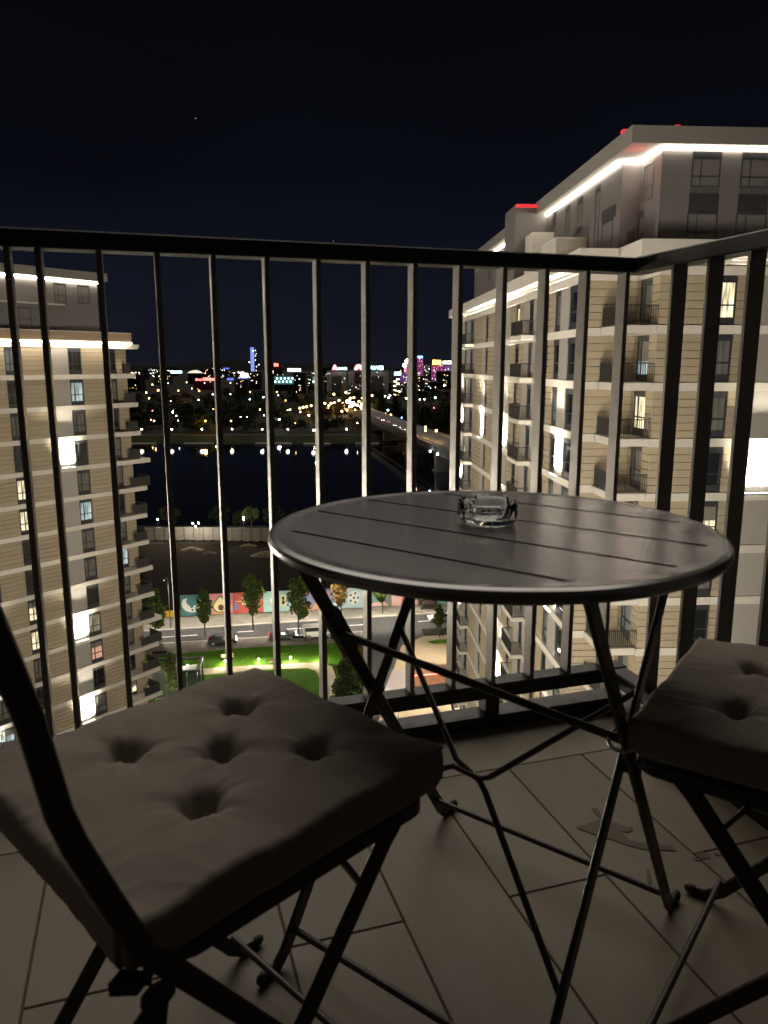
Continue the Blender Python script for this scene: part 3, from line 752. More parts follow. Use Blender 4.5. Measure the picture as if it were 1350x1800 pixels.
lprism('cornice', LS, 2.75, -1.2, .9, 3.16, 4.05, M_wood); lprism('cornice', LS, 2.78, -1.2, .93, 4.052, 4.14, M_band)
lprism('led_or_glow_strip', LS, 2.72, .86, .94, 3.02, 3.158, M_led)
lprism('roof_slab', LS, 4.1, -2.4, .2, 2.72, 3.01, M_band)
lprism('penthouse_wall', LS, .55, -13, -1.2, 4.14, 9.0, M_grey); lprism('penthouse_wall', LS, -3.6, -1.19, -.6, 4.14, 6.55, M_grey); lprism('ledge', LS, -3.5, -1.19, -.5, 6.56, 6.70, M_band)
lprism('roof_slab', LS, 1.25, -13.2, -.35, 9.14, 9.95, M_fascia)
lprism('led_or_glow_strip', LS, .95, -1.15, -1.0, 8.92, 9.10, M_led)
ph = Facade(lbd, LF.P(0, -1.19, 0), LA, lstuff)
for s0, st in ((-1.6, M_lit[1]), (-4.1, M_curt), (-14, M_curt), (-18, M_pane), (-27, M_pane), (-38, M_curt)): ph.window(s0, s0+1.25, 6.9, 8.7, .02, st, True)
ph2 = Facade(lbd, LF.P(0, -.59, 0), LA, lstuff)
for s0, st in ((-8.6, M_lit[4]), (-20, M_pane), (-32, M_pane)): ph2.window(s0, s0+1.7, 4.5, 6.2, .02, st, True)
flush_boards(lstuff, lbd, None, 290)
# added facade fill: unseen floodlights on the walls, pointing across the courtyard
def added_flood(pos, target, power, parent, spot=rad(150)):
    pos = Vector(pos); v = (Vector(target)-pos).normalized()
    b = MB().box(-.25, .25, -.18, .18, -.05, .16).build('added_floodlight', M_frame, parent, pos-parent.location-v*.3, aim(v))
    lamp('added_floodlight_beam', 'SPOT', pos-parent.location+v*.3, power, (1, .90, .75), parent, 5., aim(v), spot_size=spot, spot_blend=1.0)
def outside(p, n=.9): return Vector(p)
added_flood(LF.P(-26, 1.2, -14), (16, 52, -10), 72000, lbd)
added_flood(B(-16, -.1, -13), (24, 40, -8), 56000, ob)
added_flood(B(9, -.1, -15), (-38, 68, -12), 98000, ob)

# ------------------------------------------------------------------ ground, river, streets
M_ground = mat('town_ground', (.035, .033, .028), .95, spec=.03, noise=(.02, .4))
M_dirt = mat('bare_dirt', (.026, .019, .013), .95, spec=.03, noise=(.06, .45), bump=(.5, .5, .2))
M_asph = mat('asphalt', (.032, .032, .033), .7, noise=(.35, .22), bump=(6, .15, .02))
M_pave = mat('paving', (.21, .195, .17), .8, spec=.03, noise=(.8, .28), bump=(3, .1, .02))
M_plaza = mat('plaza_paving', (.36, .29, .20), .75, noise=(.35, .15), bump=(3, .1, .02))
M_path = mat('path_paving', (.40, .34, .26), .8, spec=.03, noise=(.6, .15))
M_grass = mat('lawn_grass', (.060, .135, .012), .9, spec=.03, noise=(1.1, .35), bump=(12, .6, .04))
M_bank = mat('bank_grass', (.018, .024, .006), .95, spec=.03, noise=(.15, .35))
M_line = mat('road_paint', (.62, .62, .60), .7, noise=(2, .2))
M_kerb = mat('kerb_stone', (.34, .32, .29), .8, noise=(1, .15))
M_water = mat('river_water', (.004, .005, .007), .03, spec=.5, ior=1.33, bump=(.30, .085, .25))
M_conc = mat('bridge_concrete', (.30, .285, .26), .8, noise=(.15, .15))
def sheet(nm, pts, m, z=GZ, dz=0., kind='structure'):
    vs = [at(px, py, z) for px, py in pts]
    for v in vs: v.z = z+dz
    return tag(MB().add(vs, [tuple(range(len(vs)))]).build(nm, m), kind=kind)
def slab(nm, pts, m, z0, z1, kind='structure'):
    return tag(MB().prism(pts, z0, z1).build(nm, m), kind=kind)
slab('ground', [(-900, -120), (900, -120), (900, 196), (-900, 196)], M_ground, GZ-3, GZ-.012)
slab('far_ground', [(-9000, 455), (9000, 455), (9000, 14000), (-9000, 14000)], M_ground, GZ-3, GZ-.012)
tag(MB().add([(-900, 190, WZ), (900, 190, WZ), (900, 430, WZ), (-900, 430, WZ)], [(0, 1, 2, 3)]).build('river', M_water), kind='structure')
# far bank: grass slope in steps of noise, quay edge, promenade
mb = MB(); N = 90
rows_ = [(421.5, WZ-.4), (424, WZ+.35), (436, WZ+.9), (448, GZ-.35), (456, GZ+.02)]
vs = [(-700+1400*i/N, y+1.2*math.sin(i*.9+j), z+.12*math.sin(i*1.7+j*2)) for j, (y, z) in enumerate(rows_) for i in range(N+1)]
fs = [(j*(N+1)+i, j*(N+1)+i+1, (j+1)*(N+1)+i+1, (j+1)*(N+1)+i) for j in range(len(rows_)-1) for i in range(N)]
tag(mb.add(vs, fs).build('river_bank', M_bank), kind='structure')
slab('promenade', [(-700, 456.8), (700, 456.8), (700, 462), (-700, 462)], mat('promenade_paving', (.11, .095, .075), .8, spec=.03), GZ-.2, GZ+.05)
for i, (a, b) in enumerate(((-150, -128), (-112, -96), (-72, -52), (-45, -30), (-16, -3), (8, 24))):
    tag(MB().box(a, b, 421.0, 423.4, WZ-.3, WZ+.75+.07*(i % 3)).build('quay_edge', mat('white_quay_stone', (.75, .70, .60), .8)), kind='structure')
sheet('dirt_lot', [(150, 956), (900, 956), (1000, 1066), (60, 1096)], M_dirt, dz=.0)
sheet('far_pavement', [(200, 1092), (830, 1056), (830, 1076), (200, 1115)], M_pave, dz=.10)
sheet('road', [(180, 1114.5), (840, 1073), (840, 1101), (600, 1112), (180, 1138)], M_asph, dz=.004)
sheet('pavement', [(180, 1137.5), (655, 1109.5), (650, 1131), (540, 1134), (420, 1141), (350, 1148), (180, 1161)], M_pave, dz=.11)
sheet('lawn', [(200, 1160), (350, 1148.2), (420, 1141.2), (540, 1134.2), (600, 1132), (602, 1172), (566, 1166.5), (540, 1166), (484, 1169), (404, 1173), (353, 1176.5), (200, 1190)], M_grass, dz=.16)
sheet('park_path', [(200, 1190.2), (353, 1176.7), (404, 1173.2), (484, 1169.2), (540, 1166.2), (566, 1166.7), (584, 1173), (590, 1190), (593, 1240), (560, 1240), (562, 1195), (555, 1180), (540, 1175.5), (500, 1177), (420, 1183), (350, 1188), (200, 1204)], M_path, dz=.12)
sheet('lower_lawn', [(200, 1204.5), (350, 1188.4), (420, 1183.4), (500, 1177.4), (540, 1176), (554, 1180.5), (561, 1195.3), (559, 1260), (200, 1320)], M_grass, dz=.16)
sheet('shrub_bed', [(590.5, 1172), (602.5, 1172.3), (650, 1160), (655, 1245), (594, 1245), (591, 1190)], M_grass, dz=.15)
sheet('side_street', [(650, 1110), (740, 1104), (745, 1118), (705, 1135), (690, 1180), (668, 1260), (655, 1260), (650, 1160)], M_asph, dz=.006)
sheet('plaza', [(745.5, 1118.3), (880, 1112), (1100, 1420), (600, 1420), (668.5, 1260.2), (690.5, 1180.2), (705.5, 1135.3)], M_plaza, dz=.012)
sheet('corner_lawn', [(752, 1129), (775, 1125.5), (800, 1125), (800, 1131), (760, 1133)], M_grass, dz=.16)
M_mauve = mat('mauve_paving', (.30, .27, .29), .6, noise=(.4, .1))
sheet('paved_court', [(690, 1178), (716, 1178), (722, 1222), (672, 1222)], M_mauve, dz=.022)
for a, b, c, d in ((278, 1120.6, 347, 1116.2), (418, 1111, 446, 1109.2), (498, 1106.4, 562, 1102.6), (610, 1099.8, 640, 1098.1), (735, 1092.6, 765, 1090.8), (810, 1088.4, 840, 1086.8)):
    sheet('lane_line', [(a, b-.6), (c, d-.6), (c, d+.6), (a, b+.6)], M_line, dz=.012)
for (a, b), (c, d), w in (((180, 1114.4), (840, 1072.9), .35), ((180, 1137.8), (655, 1109.9), .35)):
    p, q_ = at(a, b), at(c, d)
    tag(MB().bar(p+Vector((0, 0, .065)), q_+Vector((0, 0, .065)), w, .13).build('kerb', M_kerb), kind='structure')

# ------------------------------------------------------------------ painted hoarding along the lot
def mcol(nm, c):
    g_ = sum(c)/3; c = tuple(.85*(x*.97+g_*.03) for x in c)
    return mat('mural_'+nm, c, .7, noise=(.5, .10))
MC = {k: mcol(k, c) for k, c in dict(teal=(.06, .20, .22), pink=(.62, .24, .26), red=(.55, .09, .07), aqua=(.36, .58, .55), blue=(.16, .24, .48), sky=(.45, .60, .66), slate=(.16, .19, .20), rose=(.66, .42, .36), grn=(.12, .26, .20), white=(.72, .72, .68), cream=(.78, .70, .38), dark=(.03, .04, .05), orange=(.75, .36, .14), olive=(.10, .13, .04), brown=(.12, .05, .02)).items()}
HA = at(312, 1085.5); HB = at(800, 1062.5)
hd = (HB-HA); HL = hd.length; hang = math.atan2(hd.y, hd.x); HH = 3.9
hw = thing('painted_hoarding', 'long hoarding of colourful painted panels beside the dark lot', 'hoarding', HA, hang)
def hx(px):
    # position along the wall seen at photo column px
    lo, hi = 0., HL
    for _ in range(40):
        m_ = (lo+hi)/2; p = HA+hd*(m_/HL); u = 675+F_PX*p.x/(p.y*math.cos(PITCH)-(p.z-EYE)*math.sin(PITCH))
        if u < px: lo = m_
        else: hi = m_
    return lo
def motif(pn, pts, m, x0, o=.0):
    MB().prism([(p[0], p[1]) for p in pts], 0, .015).build('painted_motif', m, pn, (0, -.05-o, 0), (PI/2, 0, 0))
def ell(cx, cy, rx, ry, n=18, a0=0, a1=2*PI): return [(cx+rx*math.cos(a0+(a1-a0)*k/n), cy+ry*math.sin(a0+(a1-a0)*k/n)) for k in range(n)]
stations = [(318, 369, 'teal'), (369, 411, 'pink'), (411, 463, 'red'), (463, 512, 'aqua'), (512, 548, 'pink'), (548, 585, 'blue'), (585, 645, 'sky'), (645, 688, 'slate'), (688, 736, 'rose'), (736, 768, 'slate'), (768, 800, 'aqua')]
for a, b, c in stations:
    xa, xb = hx(a), hx(b); w = xb-xa
    p = MB().box(.03, w-.03, -.04, .04, .25, HH).build('panel', MC[c], hw, (xa, 0, 0))
    MB().box(0, .10, .045, .14, 0, HH-.1).build('post', M_frame, p)
    if c == 'teal':
        out = [(w*.42+w*.36*math.cos(q), 2.35+1.55*math.sin(q)) for q in [rad(150+k*12) for k in range(21)]]
        inn = [(w*.42+w*.20*math.cos(q), 2.75+1.0*math.sin(q)) for q in [rad(20-k*11) for k in range(20)]]
        M_ = MB(); n = 20; vs = []
        for k in range(n+1):
            q = rad(145+250*k/n); vs += [(w*.42+w*.37*math.cos(q), 2.3+1.5*math.sin(q)), (w*.42+w*.21*math.cos(q), 2.75+(1.0-.25*math.sin(k*1.2))*math.sin(q))]
        for k in range(n): M_.prism([vs[2*k], vs[2*k+2], vs[2*k+3], vs[2*k+1]], 0, .015)
        M_.build('painted_motif', MC['white'], p, (0, -.05, 0), (PI/2, 0, 0))
        motif(p, [(w*.82, 1.6), (w*.90, 1.6), (w*.90, 2.6), (w*.82, 2.6)], MC['white'], 0)
        motif(p, ell(w*.42, 1.25, .22, .16, 10), MC['dark'], 0, .02)
    elif c == 'pink' and a == 369:
        motif(p, [(.05, .3), (w*.5, .3), (w*.95, 1.2), (w*.95, 1.9), (w*.6, 1.2)], MC['orange'], 0)
        pear = [(w*.46+(.34*w if math.sin(q) < 0 else .34*w*(1-.5*math.sin(q)))*math.cos(q), 1.75+(1.25 if math.sin(q) < 0 else 1.8)*math.sin(q)) for q in [2*PI*k/22 for k in range(22)]]
        motif(p, pear, MC['olive'], 0, .02)
        motif(p, [(w*.46+(x-w*.46)*.82, 1.75+(y-1.75)*.85) for x, y in pear], MC['cream'], 0, .04)
        motif(p, ell(w*.48, 1.45, .50, .55), MC['brown'], 0, .06)
    elif c == 'red':
        motif(p, [(w*.30, 1.7), (w*.62, 1.7), (w*.62, 3.3), (w*.30, 3.3)], MC['white'], 0)
        motif(p, [(w*.36, 1.95), (w*.56, 1.95), (w*.56, 2.5), (w*.50, 2.5), (w*.48, 2.9), (w*.42, 2.9), (w*.41, 2.4), (w*.36, 2.4)], MC['dark'], 0, .02)
        motif(p, [(0.06, .9), (w*.16, .9), (w*.16, 2.0), (.06, 2.0)], MC['blue'], 0)
        motif(p, [(w*.05, 2.35), (w*.30, 2.35), (w*.30, 2.42), (w*.05, 2.42)], MC['white'], 0)
        motif(p, [(w*.62, 2.45), (w*.98, 2.45), (w*.98, 2.52), (w*.62, 2.52)], MC['white'], 0)
    elif c == 'aqua' and a == 463:
        motif(p, [(w*.62, 1.2), (w*.82, 1.2), (w*.82, 3.2), (w*.62, 3.2)], MC['cream'], 0)
        motif(p, ell(w*.72, 1.85, .28, .38, 12), MC['brown'], 0, .02); motif(p, ell(w*.72, 2.6, .26, .34, 12), MC['brown'], 0, .02)
        motif(p, [(w*.25, 1.9), (w*.34, 1.9), (w*.34, 2.7), (w*.25, 2.7)], MC['white'], 0)
        motif(p, [(w*.02, 2.25), (w*.60, 2.25), (w*.60, 2.31), (w*.02, 2.31)], MC['white'], 0)
    elif c == 'pink':
        motif(p, [(.05, .3), (w*.95, .3), (w*.95, 1.5), (w*.4, 1.0)], MC['orange'], 0); motif(p, [(w*.4, 1.1), (w*.95, 1.7), (w*.95, 3.4), (w*.7, 3.0)], MC['blue'], 0)
    elif c == 'blue':
        motif(p, [(.05, .3), (w*.9, .3), (w*.2, 2.0)], MC['orange'], 0); motif(p, [(.05, 2.6), (w*.8, 3.6), (w*.95, 2.4), (w*.5, 2.2)], MC['pink'], 0); motif(p, ell(w*.75, 1.9, .5, .7), MC['white'], 0, .02)
    elif c == 'sky':
        motif(p, ell(w*.62, 2.1, 1.05, 1.25, 22), MC['white'], 0)
        for k in range(6):
            q = 2*PI*k/5; motif(p, ell(w*.62+(.72*math.cos(q) if k < 5 else 0), 2.1+(.86*math.sin(q) if k < 5 else 0), .20, .24, 6), MC['dark'], 0, .02)
        motif(p, ell(w*.12, 2.4, .5, .9, 14), MC['pink'], 0)
    elif c == 'slate':
        motif(p, ell(w*.4, 1.9, .8, 1.0, 9), MC['grn'], 0); motif(p, [(w*.1, .4), (w*.9, .4), (w*.7, 1.2), (w*.2, 1.0)], MC['rose'], 0, .02)
    elif c == 'rose':
        motif(p, [(w*.35, .4), (w*.75, .4), (w*.68, 3.2), (w*.45, 3.3)], MC['red'], 0); motif(p, [(w*.5, .8), (w*.6, .8), (w*.6, 2.8), (w*.5, 2.8)], MC['dark'], 0, .02)
    else: motif(p, ell(w*.5, 2, .7, .9, 10), MC['white'], 0)

# pale panel fence by the river
M_fpan = mat('fence_panel', (.40, .36, .31), .8, noise=(.6, .30))
fe = thing('panel_fence', 'pale panel fence with dark posts along the near river bank', 'fence', (-57.9, 178, GZ), 0)
nf = 44
for k in range(nf):
    p = MB().box(.08, 2.27, -.03, .03, .15, 3.35).build('panel', M_fpan, fe, (k*2.35, .5*math.sin(k*.4), .05*math.sin(k*2.1)))
    MB().box(-.05, .05, -.06, .06, 0, 3.45).build('post', M_frame, p); MB().box(-.45, .45, -.7, .25, .0, .22).build('foot_block', M_dirt, p)

# ------------------------------------------------------------------ trees
LEAF = {}
def leafmat(nm, c): return mat(nm, c, .8, spec=.1, noise=(.7, .35), rnd=.12)
M_leaf = [leafmat('leaf_green', (.085, .120, .030)), leafmat('leaf_dark', (.030, .042, .014)), leafmat('leaf_autumn', (.13, .080, .025)), leafmat('leaf_willow', (.13, .150, .050))]
M_bark = mat('bark', (.075, .055, .04), .9, noise=(3, .3))
def crown_mesh(key, m, n, clumps, leaf, seed):
    if key in meshcache: return meshcache[key]
    r = random.Random(seed); vs = []; fs = []
    for k in range(n):
        c, rr = clumps[r.randrange(len(clumps))]
        while True:
            p = Vector((r.uniform(-1, 1), r.uniform(-1, 1), r.uniform(-1, 1)))
            if .25 < p.length < 1: break
        p = Vector(c)+Vector((p.x*rr[0], p.y*rr[1], p.z*rr[2]))
        a = Vector((r.gauss(0, 1), r.gauss(0, 1), r.gauss(0, .6))).normalized(); b = a.cross(Vector((r.gauss(0, 1), r.gauss(0, 1), r.gauss(0, 1)))).normalized()
        s = leaf*r.uniform(.6, 1.4); o = len(vs)
        vs += [p-a*s, p+b*s*.55, p+a*s, p-b*s*.55]; fs.append((o, o+1, o+2, o+3))
    me = bpy.data.meshes.new('crown'); me.from_pydata(vs, [], fs); me.materials.append(m); meshcache[key] = me; return me
def trunk_mesh(key, h, r0, limbs, seed):
    if key in meshcache: return meshcache[key]
    r = random.Random(seed); mb = MB()
    mb.tube([(0, 0, 0), (.03*h*.2, 0, h*.35), (0, .02*h, h*.8)], [r0, r0*.75, r0*.3], 7)
    for k in range(limbs):
        z = h*r.uniform(.3, .6); q = r.uniform(0, 2*PI); l = h*r.uniform(.18, .3)
        mb.tube([(0, 0, z), (l*.5*math.cos(q), l*.5*math.sin(q), z+l*.5), (l*math.cos(q), l*math.sin(q), z+l*1.1)], [r0*.45, r0*.3, r0*.12], 5)
    meshcache[key] = mb.mesh('trunk', M_bark); return meshcache[key]
def clumpset(kind, seed):
    r = random.Random(seed); out = []
    if kind == 'street':
        for k in range(9):
            z = 2.6+4.0*k/8; w = 1.25*math.sin(PI*(.18+.72*k/8)); out.append(((r.uniform(-.5, .5), r.uniform(-.5, .5), z), (w, w, .75)))
    elif kind == 'round':
        for k in range(11): out.append(((r.uniform(-2.2, 2.2), r.uniform(-2.2, 2.2), r.uniform(3.0, 7.2)), (1.7, 1.7, 1.3)))
    elif kind == 'willow':
        for k in range(12):
            q = r.uniform(0, 2*PI); d = r.uniform(.5, 3.2); out.append(((d*math.cos(q), d*math.sin(q), 6.4-d*d*.25), (1.1, 1.1, 2.0)))
    elif kind == 'tall':
        for k in range(12): z = 3+9*k/11; w = 2.3*(1-.55*k/11); out.append(((r.uniform(-1, 1), r.uniform(-1, 1), z), (w, w, 1.4)))
    else:
        for k in range(7): out.append(((r.uniform(-1, 1), r.uniform(-1, 1), r.uniform(.5, 1.3)), (.8, .8, .6)))
    return out
def tree(kind, loc, sc, label, mi=0, group=None, var=0, name='tree', cat='tree'):
    t = thing(name, label, cat, loc, R.uniform(0, 6.28), group); t.scale = (sc, sc, sc)
    nl = dict(street=1500, round=1100, willow=1500, tall=1100, bush=500)[kind]; lf = dict(street=.21, round=.40, willow=.34, tall=.5, bush=.17)[kind]
    link('crown', crown_mesh((kind, mi, var), M_leaf[mi], nl, clumpset(kind, 31+var*7), lf, 5+var), t)
    h = dict(street=6.2, round=6.5, willow=6, tall=10.5, bush=.9)[kind]
    link('trunk', trunk_mesh((kind, var, 't'), h, dict(street=.10, round=.2, willow=.24, tall=.28, bush=.05)[kind], 5, 3+var), t)
    return t
street = [((275, 1131), 1.0, 'young street tree standing next to the balconies of the left building', 0), ((361, 1118), .92, 'slim street tree in front of the teal painted panel', 0), ((445, 1108), 1.12, 'bushy street tree in front of the red painted panel', 0), ((525, 1114), 1.15, 'full green street tree left of the parked white van', 0), ((600, 1088), 1.0, 'reddish street tree in front of the pale blue football panel', 2), ((672, 1079), .95, 'street tree in front of the grey painted panel', 0), ((741, 1073), .85, 'small street tree on the far pavement at the right end of the hoarding', 0), ((772, 1119), .62, 'little tree near the walking person at the corner lawn', 0), ((248, 1084), .9, 'dark small tree left end of the painted hoarding', 1)]
for i, ((px, py), sc, lb, mi) in enumerate(street): tree('street', at(px, py), sc*1.18, lb, mi, 'trees along the street', i % 3)
tree('street', at(304, 1236), .92, 'brightly lit pale green tree beside the black glass pavilion', 3, None, 1)
tree('round', at(616, 1228), .62, 'dark leafy tree lit from below between path and side street', 1, None, 0)
tree('round', at(622, 1176), .52, 'brownish tree behind the shrubs near the side street', 2, None, 1)
for i, (px, py, sc) in enumerate(((606, 1212, 1.3), (622, 1222, 1.4), (634, 1226, 1.5), (614, 1236, 1.3), (630, 1240, 1.5), (645, 1236, 1.4), (600, 1232, .9), (640, 1212, 1.2))):
    tree('bush', at(px, py), sc, 'rounded dark green shrub '+('at the far left of the planting bed', 'in the middle of the planting bed', 'right of the middle of the planting bed', 'near the front left of the planting bed', 'near the front of the planting bed', 'at the front right corner of the bed', 'at the left edge by the curved path', 'at the back right of the planting bed')[i]+' beside the path', 1 if i % 2 else 0, 'shrubs in the planting bed', i % 2, 'shrub', 'shrub')
for i, (px, py, sc, kind, lb, mi) in enumerate(((375, 941, .72, 'round', 'round dark tree behind the pale fence at the river', 1), (431, 944, .74, 'willow', 'pale willow lit by the lamp in front of it behind the fence', 3), (411, 942, .60, 'round', 'small dark tree left of the lit willow', 1), (470, 944, .78, 'round', 'dark tree right of the lit willow at the river', 1), (282, 944, .80, 'round', 'dark tree behind the fence next to the left building', 1), (520, 943, .7, 'round', 'dark riverside tree hidden partly by the table edge', 1))):
    p = at(px, py); p.y += 9; tree(kind, p, sc, lb, mi, None, i % 3)

# ------------------------------------------------------------------ two stars
for px, py, lb in ((344, 208, 'faint star high up in the left half of the sky'), (586, 424, 'faint star just above the top rail near the middle')):
    u = (px-675)/F_PX; v = -(py-900)/F_PX
    p = Vector((u, math.cos(PITCH)+v*math.sin(PITCH), -math.sin(PITCH)+v*math.cos(PITCH))).normalized()*12000
    tag(MB().sphere((0, 0, 0), 3.6, 8, 6).build('star', mat('starlight', (.5, .5, .5), .5, emit=((.8, .9, 1), 1.6)), None, p), lb, 'star')
# ------------------------------------------------------------------ lamps
def glow(nm, c, s): return mat('lamp_'+nm, (.8, .8, .8), .4, emit=(c, s))
GL = dict(w=glow('white', (1, .95, .82), 42), y=glow('warm', (1, .60, .20), 17), o=glow('orange', (1, .42, .09), 15), c=glow('cyan', (.55, .95, 1), 26), Y=glow('golden', (1, .78, .40), 34), b=glow('blue', (.25, .40, 1), 26), r=glow('red', (1, .10, .07), 26), i=glow('icy', (.80, .90, 1), 46), g=glow('green', (.4, 1, .6), 20))
CN = dict(w='white', y='warm white', Y='golden', o='orange', c='cyan', b='blue', r='red', i='icy white', g='green')
head_me = {k: MB().sphere((0, 0, 0), 1, 8, 6).mesh('lamp_head', m, True) for k, m in GL.items()}
pole_me = MB().tube([(0, 0, 0), (0, 0, 1)], [.012, .007], 6).mesh('street_lamp', M_frame)
LAMPS = []
MARKS = ((232, 'next to the left building'), (310, 'under the long icy blue panel'), (358, 'under the red lights'), (404, 'left of the blue tower'), (443, 'under the blue tower'), (486, 'under the small red sign'), (520, 'under the teal arena'), (560, 'left of the narrow pink flower'), (592, 'under the narrow pink flower'), (632, 'under the large pink flower'), (668, 'right of the large pink flower'), (700, 'under the pale cyan panel'), (738, 'under the blue crown sign'), (768, 'under the orange sign'), (795, 'next to the right building'))
def near_mark(px): return min(MARKS, key=lambda m_: abs(m_[0]-px))[1]
def far_lamp(px, py, k='w', sz=1., h=7., place='beyond the river among dark trees', light=0., Y=None, z=None):
    if place == 'beyond the river among dark trees':
        sz *= R.uniform(.62, 1.2); k = R.choice('wwwyyyi')
        place += ' ' + near_mark(px)
    if Y is not None: p = dist_at(px, py, Y)
    else: p = at(px, py, GZ+h)
    rng = p.length
    base = Vector((p.x, p.y, GZ)); hh = max(.5, p.z-GZ)
    o = link('street_lamp', pole_me, None, base); o.scale = (hh, hh, hh)
    tag(o, ('%s lamp %s' % (CN[k], place)).replace(' beyond the river among dark trees', ' among dark trees'), 'lamp', '%s lamps %s' % (CN[k], place))
    hd_ = link('lamp_head', head_me[k], o, (0, 0, 1)); rr = rng*.90/F_PX*sz*(1.35 if k in 'yY' and 'far away' not in place else 1)/hh; hd_.scale = (rr, rr, rr)
    LAMPS.append((px, py, p.y))
    if light: lamp('lamp_or_fill_light', 'POINT', p+Vector((0, -rng*.004-1, 0)), light, GL[k].node_tree.nodes['Principled BSDF'].inputs['Emission Color'].default_value[:3], None, 1.0)
    return o
for px in (249, 302, 355, 408, 461, 506, 551, 609): far_lamp(px, 754.5 if px != 551 else 756, 'w', 1.25, 4.5, 'on the far promenade '+near_mark(px), 260)
for px, py in ((265.5, 738), (271, 739.8), (303.5, 725), (313, 739), (434, 733), (457, 720), (464, 730), (423, 733), (406, 740), (519, 744), (628, 744), (375, 719), (374, 693), (349, 703), (502, 704), (506, 721), (510, 720), (257, 690), (300, 705), (337, 683), (405, 693), (489, 695), (554, 756), (405, 673), (328, 672), (262, 700), (287, 712)):
    far_lamp(px, py, 'w', .85, 7)
for px, py, s in ((491, 737, 1.5), (543, 730, 1.5)): far_lamp(px, py, 'i', s, 7, 'near the far bank, brighter than those around it', 1500)
for px, py, s, l in ((361, 740, 1.5, 2600), (528, 724, 1.4, 2500), (576, 720, 3.4, 5000), (278, 686, 1.7, 1800), (313.5, 687, 1.5, 1500), (350, 687, 1.4, 1500), (268, 676, 1.2, 0), (439.6, 689, 1.3, 1200), (487, 689, 1.1, 0), (525, 689, 1.3, 1000), (763, 745, 1., 900), (735, 749, .8, 600)):
    far_lamp(px, py, 'o', s, 7.5, 'glowing beyond the river '+near_mark(px), l)
for px, py in ((527, 717.5), (533, 716), (539, 715), (547, 713), (556, 712.5), (578, 713), (582, 709), (588, 708), (596, 704), (616, 700), (622, 699), (637, 699.5), (587, 693), (608, 690), (620, 716), (601, 723), (654, 695), (563, 716), (571, 709)): far_lamp(px, py, 'y', 1.35, 8, 'on the avenue across the river '+near_mark(px))
for px, py, s in ((612, 706, 3.2), (620, 710, 3.0), (616, 716, 3.4), (628, 713, 2.0), (638, 711, 2.8), (634, 718, 1.9), (606, 712, 1.9), (640, 721, 1.5), (610, 721, 1.4), (624, 721, 1.5), (602, 708, 1.3), (631, 706, 1.4)): far_lamp(px, py, 'Y' if s > 1.8 else 'y', s, 9, 'at the bright crossing beyond the bridge', 6000 if s > 1.8 else 0)
for px, py in ((657, 723), (664, 724), (671, 725.5), (677.5, 727.5), (687, 729.5)): far_lamp(px, py, 'y', 1.2, 8, 'in the row beside the far bridge end')
for px, py, k, s in ((682, 721, 'c', 1.2), (706, 734, 'b', .9), (765, 699, 'c', 1.4), (463, 698, 'c', 1.), (439, 702, 'c', .9), (763, 717, 'r', .8), (310, 731, 'c', 1.), (304, 722, 'c', .8), (380, 683, 'g', 1.2), (268, 722, 'r', .7)): far_lamp(px, py, k, s, 7, 'far away between the trees')
for px, py in ((677, 696), (686, 695), (683, 699), (717, 706), (714, 700), (738, 702), (746, 702), (737, 686), (753, 677), (781, 677), (720, 690), (702, 688)): far_lamp(px, py, 'w', .95, 8, 'in front of the magenta towers '+near_mark(px))
for px, py, s in ((748, 751, 1.5), (748, 757, 1.3), (767, 757, 1.7)): far_lamp(px, py, 'y', s, 13, 'beside the bridge ramp at the right', 1200)
for i, (px, py, lb) in enumerate(((277, 913, 'white lamp by the pale fence next to the left building'), (344, 921, 'cluster lamp with three white globes behind the pale fence'), (428, 911, 'tall white lamp in front of the lit willow'))):
    p = at(px, py, GZ+4.8); o = link('street_lamp', pole_me, None, (p.x, p.y, GZ)); o.scale = (4.8,)*3
    for dx, dz in (((0, 0),) if i != 1 else ((-.14, .03), (.14, .05), (0, -.12))):
        q_ = link('lamp_head', head_me['w'], o, (dx, 0, 1+dz)); q_.scale = (.036, .036, .036 if i != 2 else .09)
    tag(o, lb, 'lamp'); lamp('lamp_or_fill_light', 'POINT', p+Vector((0, -2.2, -.2)), 1700, (1, .92, .74), None, .25)
# the near street: lamp posts with arms
M_post = mat('lamp_post_paint', (.05, .06, .06), .5)
near_head = MB().box(-.35, .35, -.12, .12, -.05, .05).mesh('lamp_head', M_frame)
near_lens = MB().box(-.30, .30, -.10, .10, -.07, -.052).mesh('lens', GL['w'])
for i, (px, py, en) in enumerate(((401, 1108, 7000), (489, 1103, 7000), (571, 1098, 7000), (648, 1094, 7000), (722, 1090, 8000), (300, 1113, 5500))):
    p = at(px, py-8)
    o = link('street_lamp', MB().tube([(0, 0, 0), (0, 0, 8.2), (0, -.5, 8.7), (0, -1.8, 8.8)], [.09, .06, .05, .04], 8).mesh('street_lamp', M_post), None, p)
    tag(o, 'tall thin street lamp post on the pavement between road and hoarding', 'lamp', 'lamp posts along the road')
    h_ = link('lamp_head', near_head, o, (0, -2.0, 8.78), (0, 0, PI/2)); link('lens', near_lens, h_)
    lamp('lamp_or_fill_light', 'SPOT', p+Vector((0, -2.0, 8.6)), en, (1, .90, .72), None, .3, (rad(8), 0, 0), spot_size=rad(118), spot_blend=.7)
M_boll = mat('bollard_metal', (.35, .35, .33), .4)
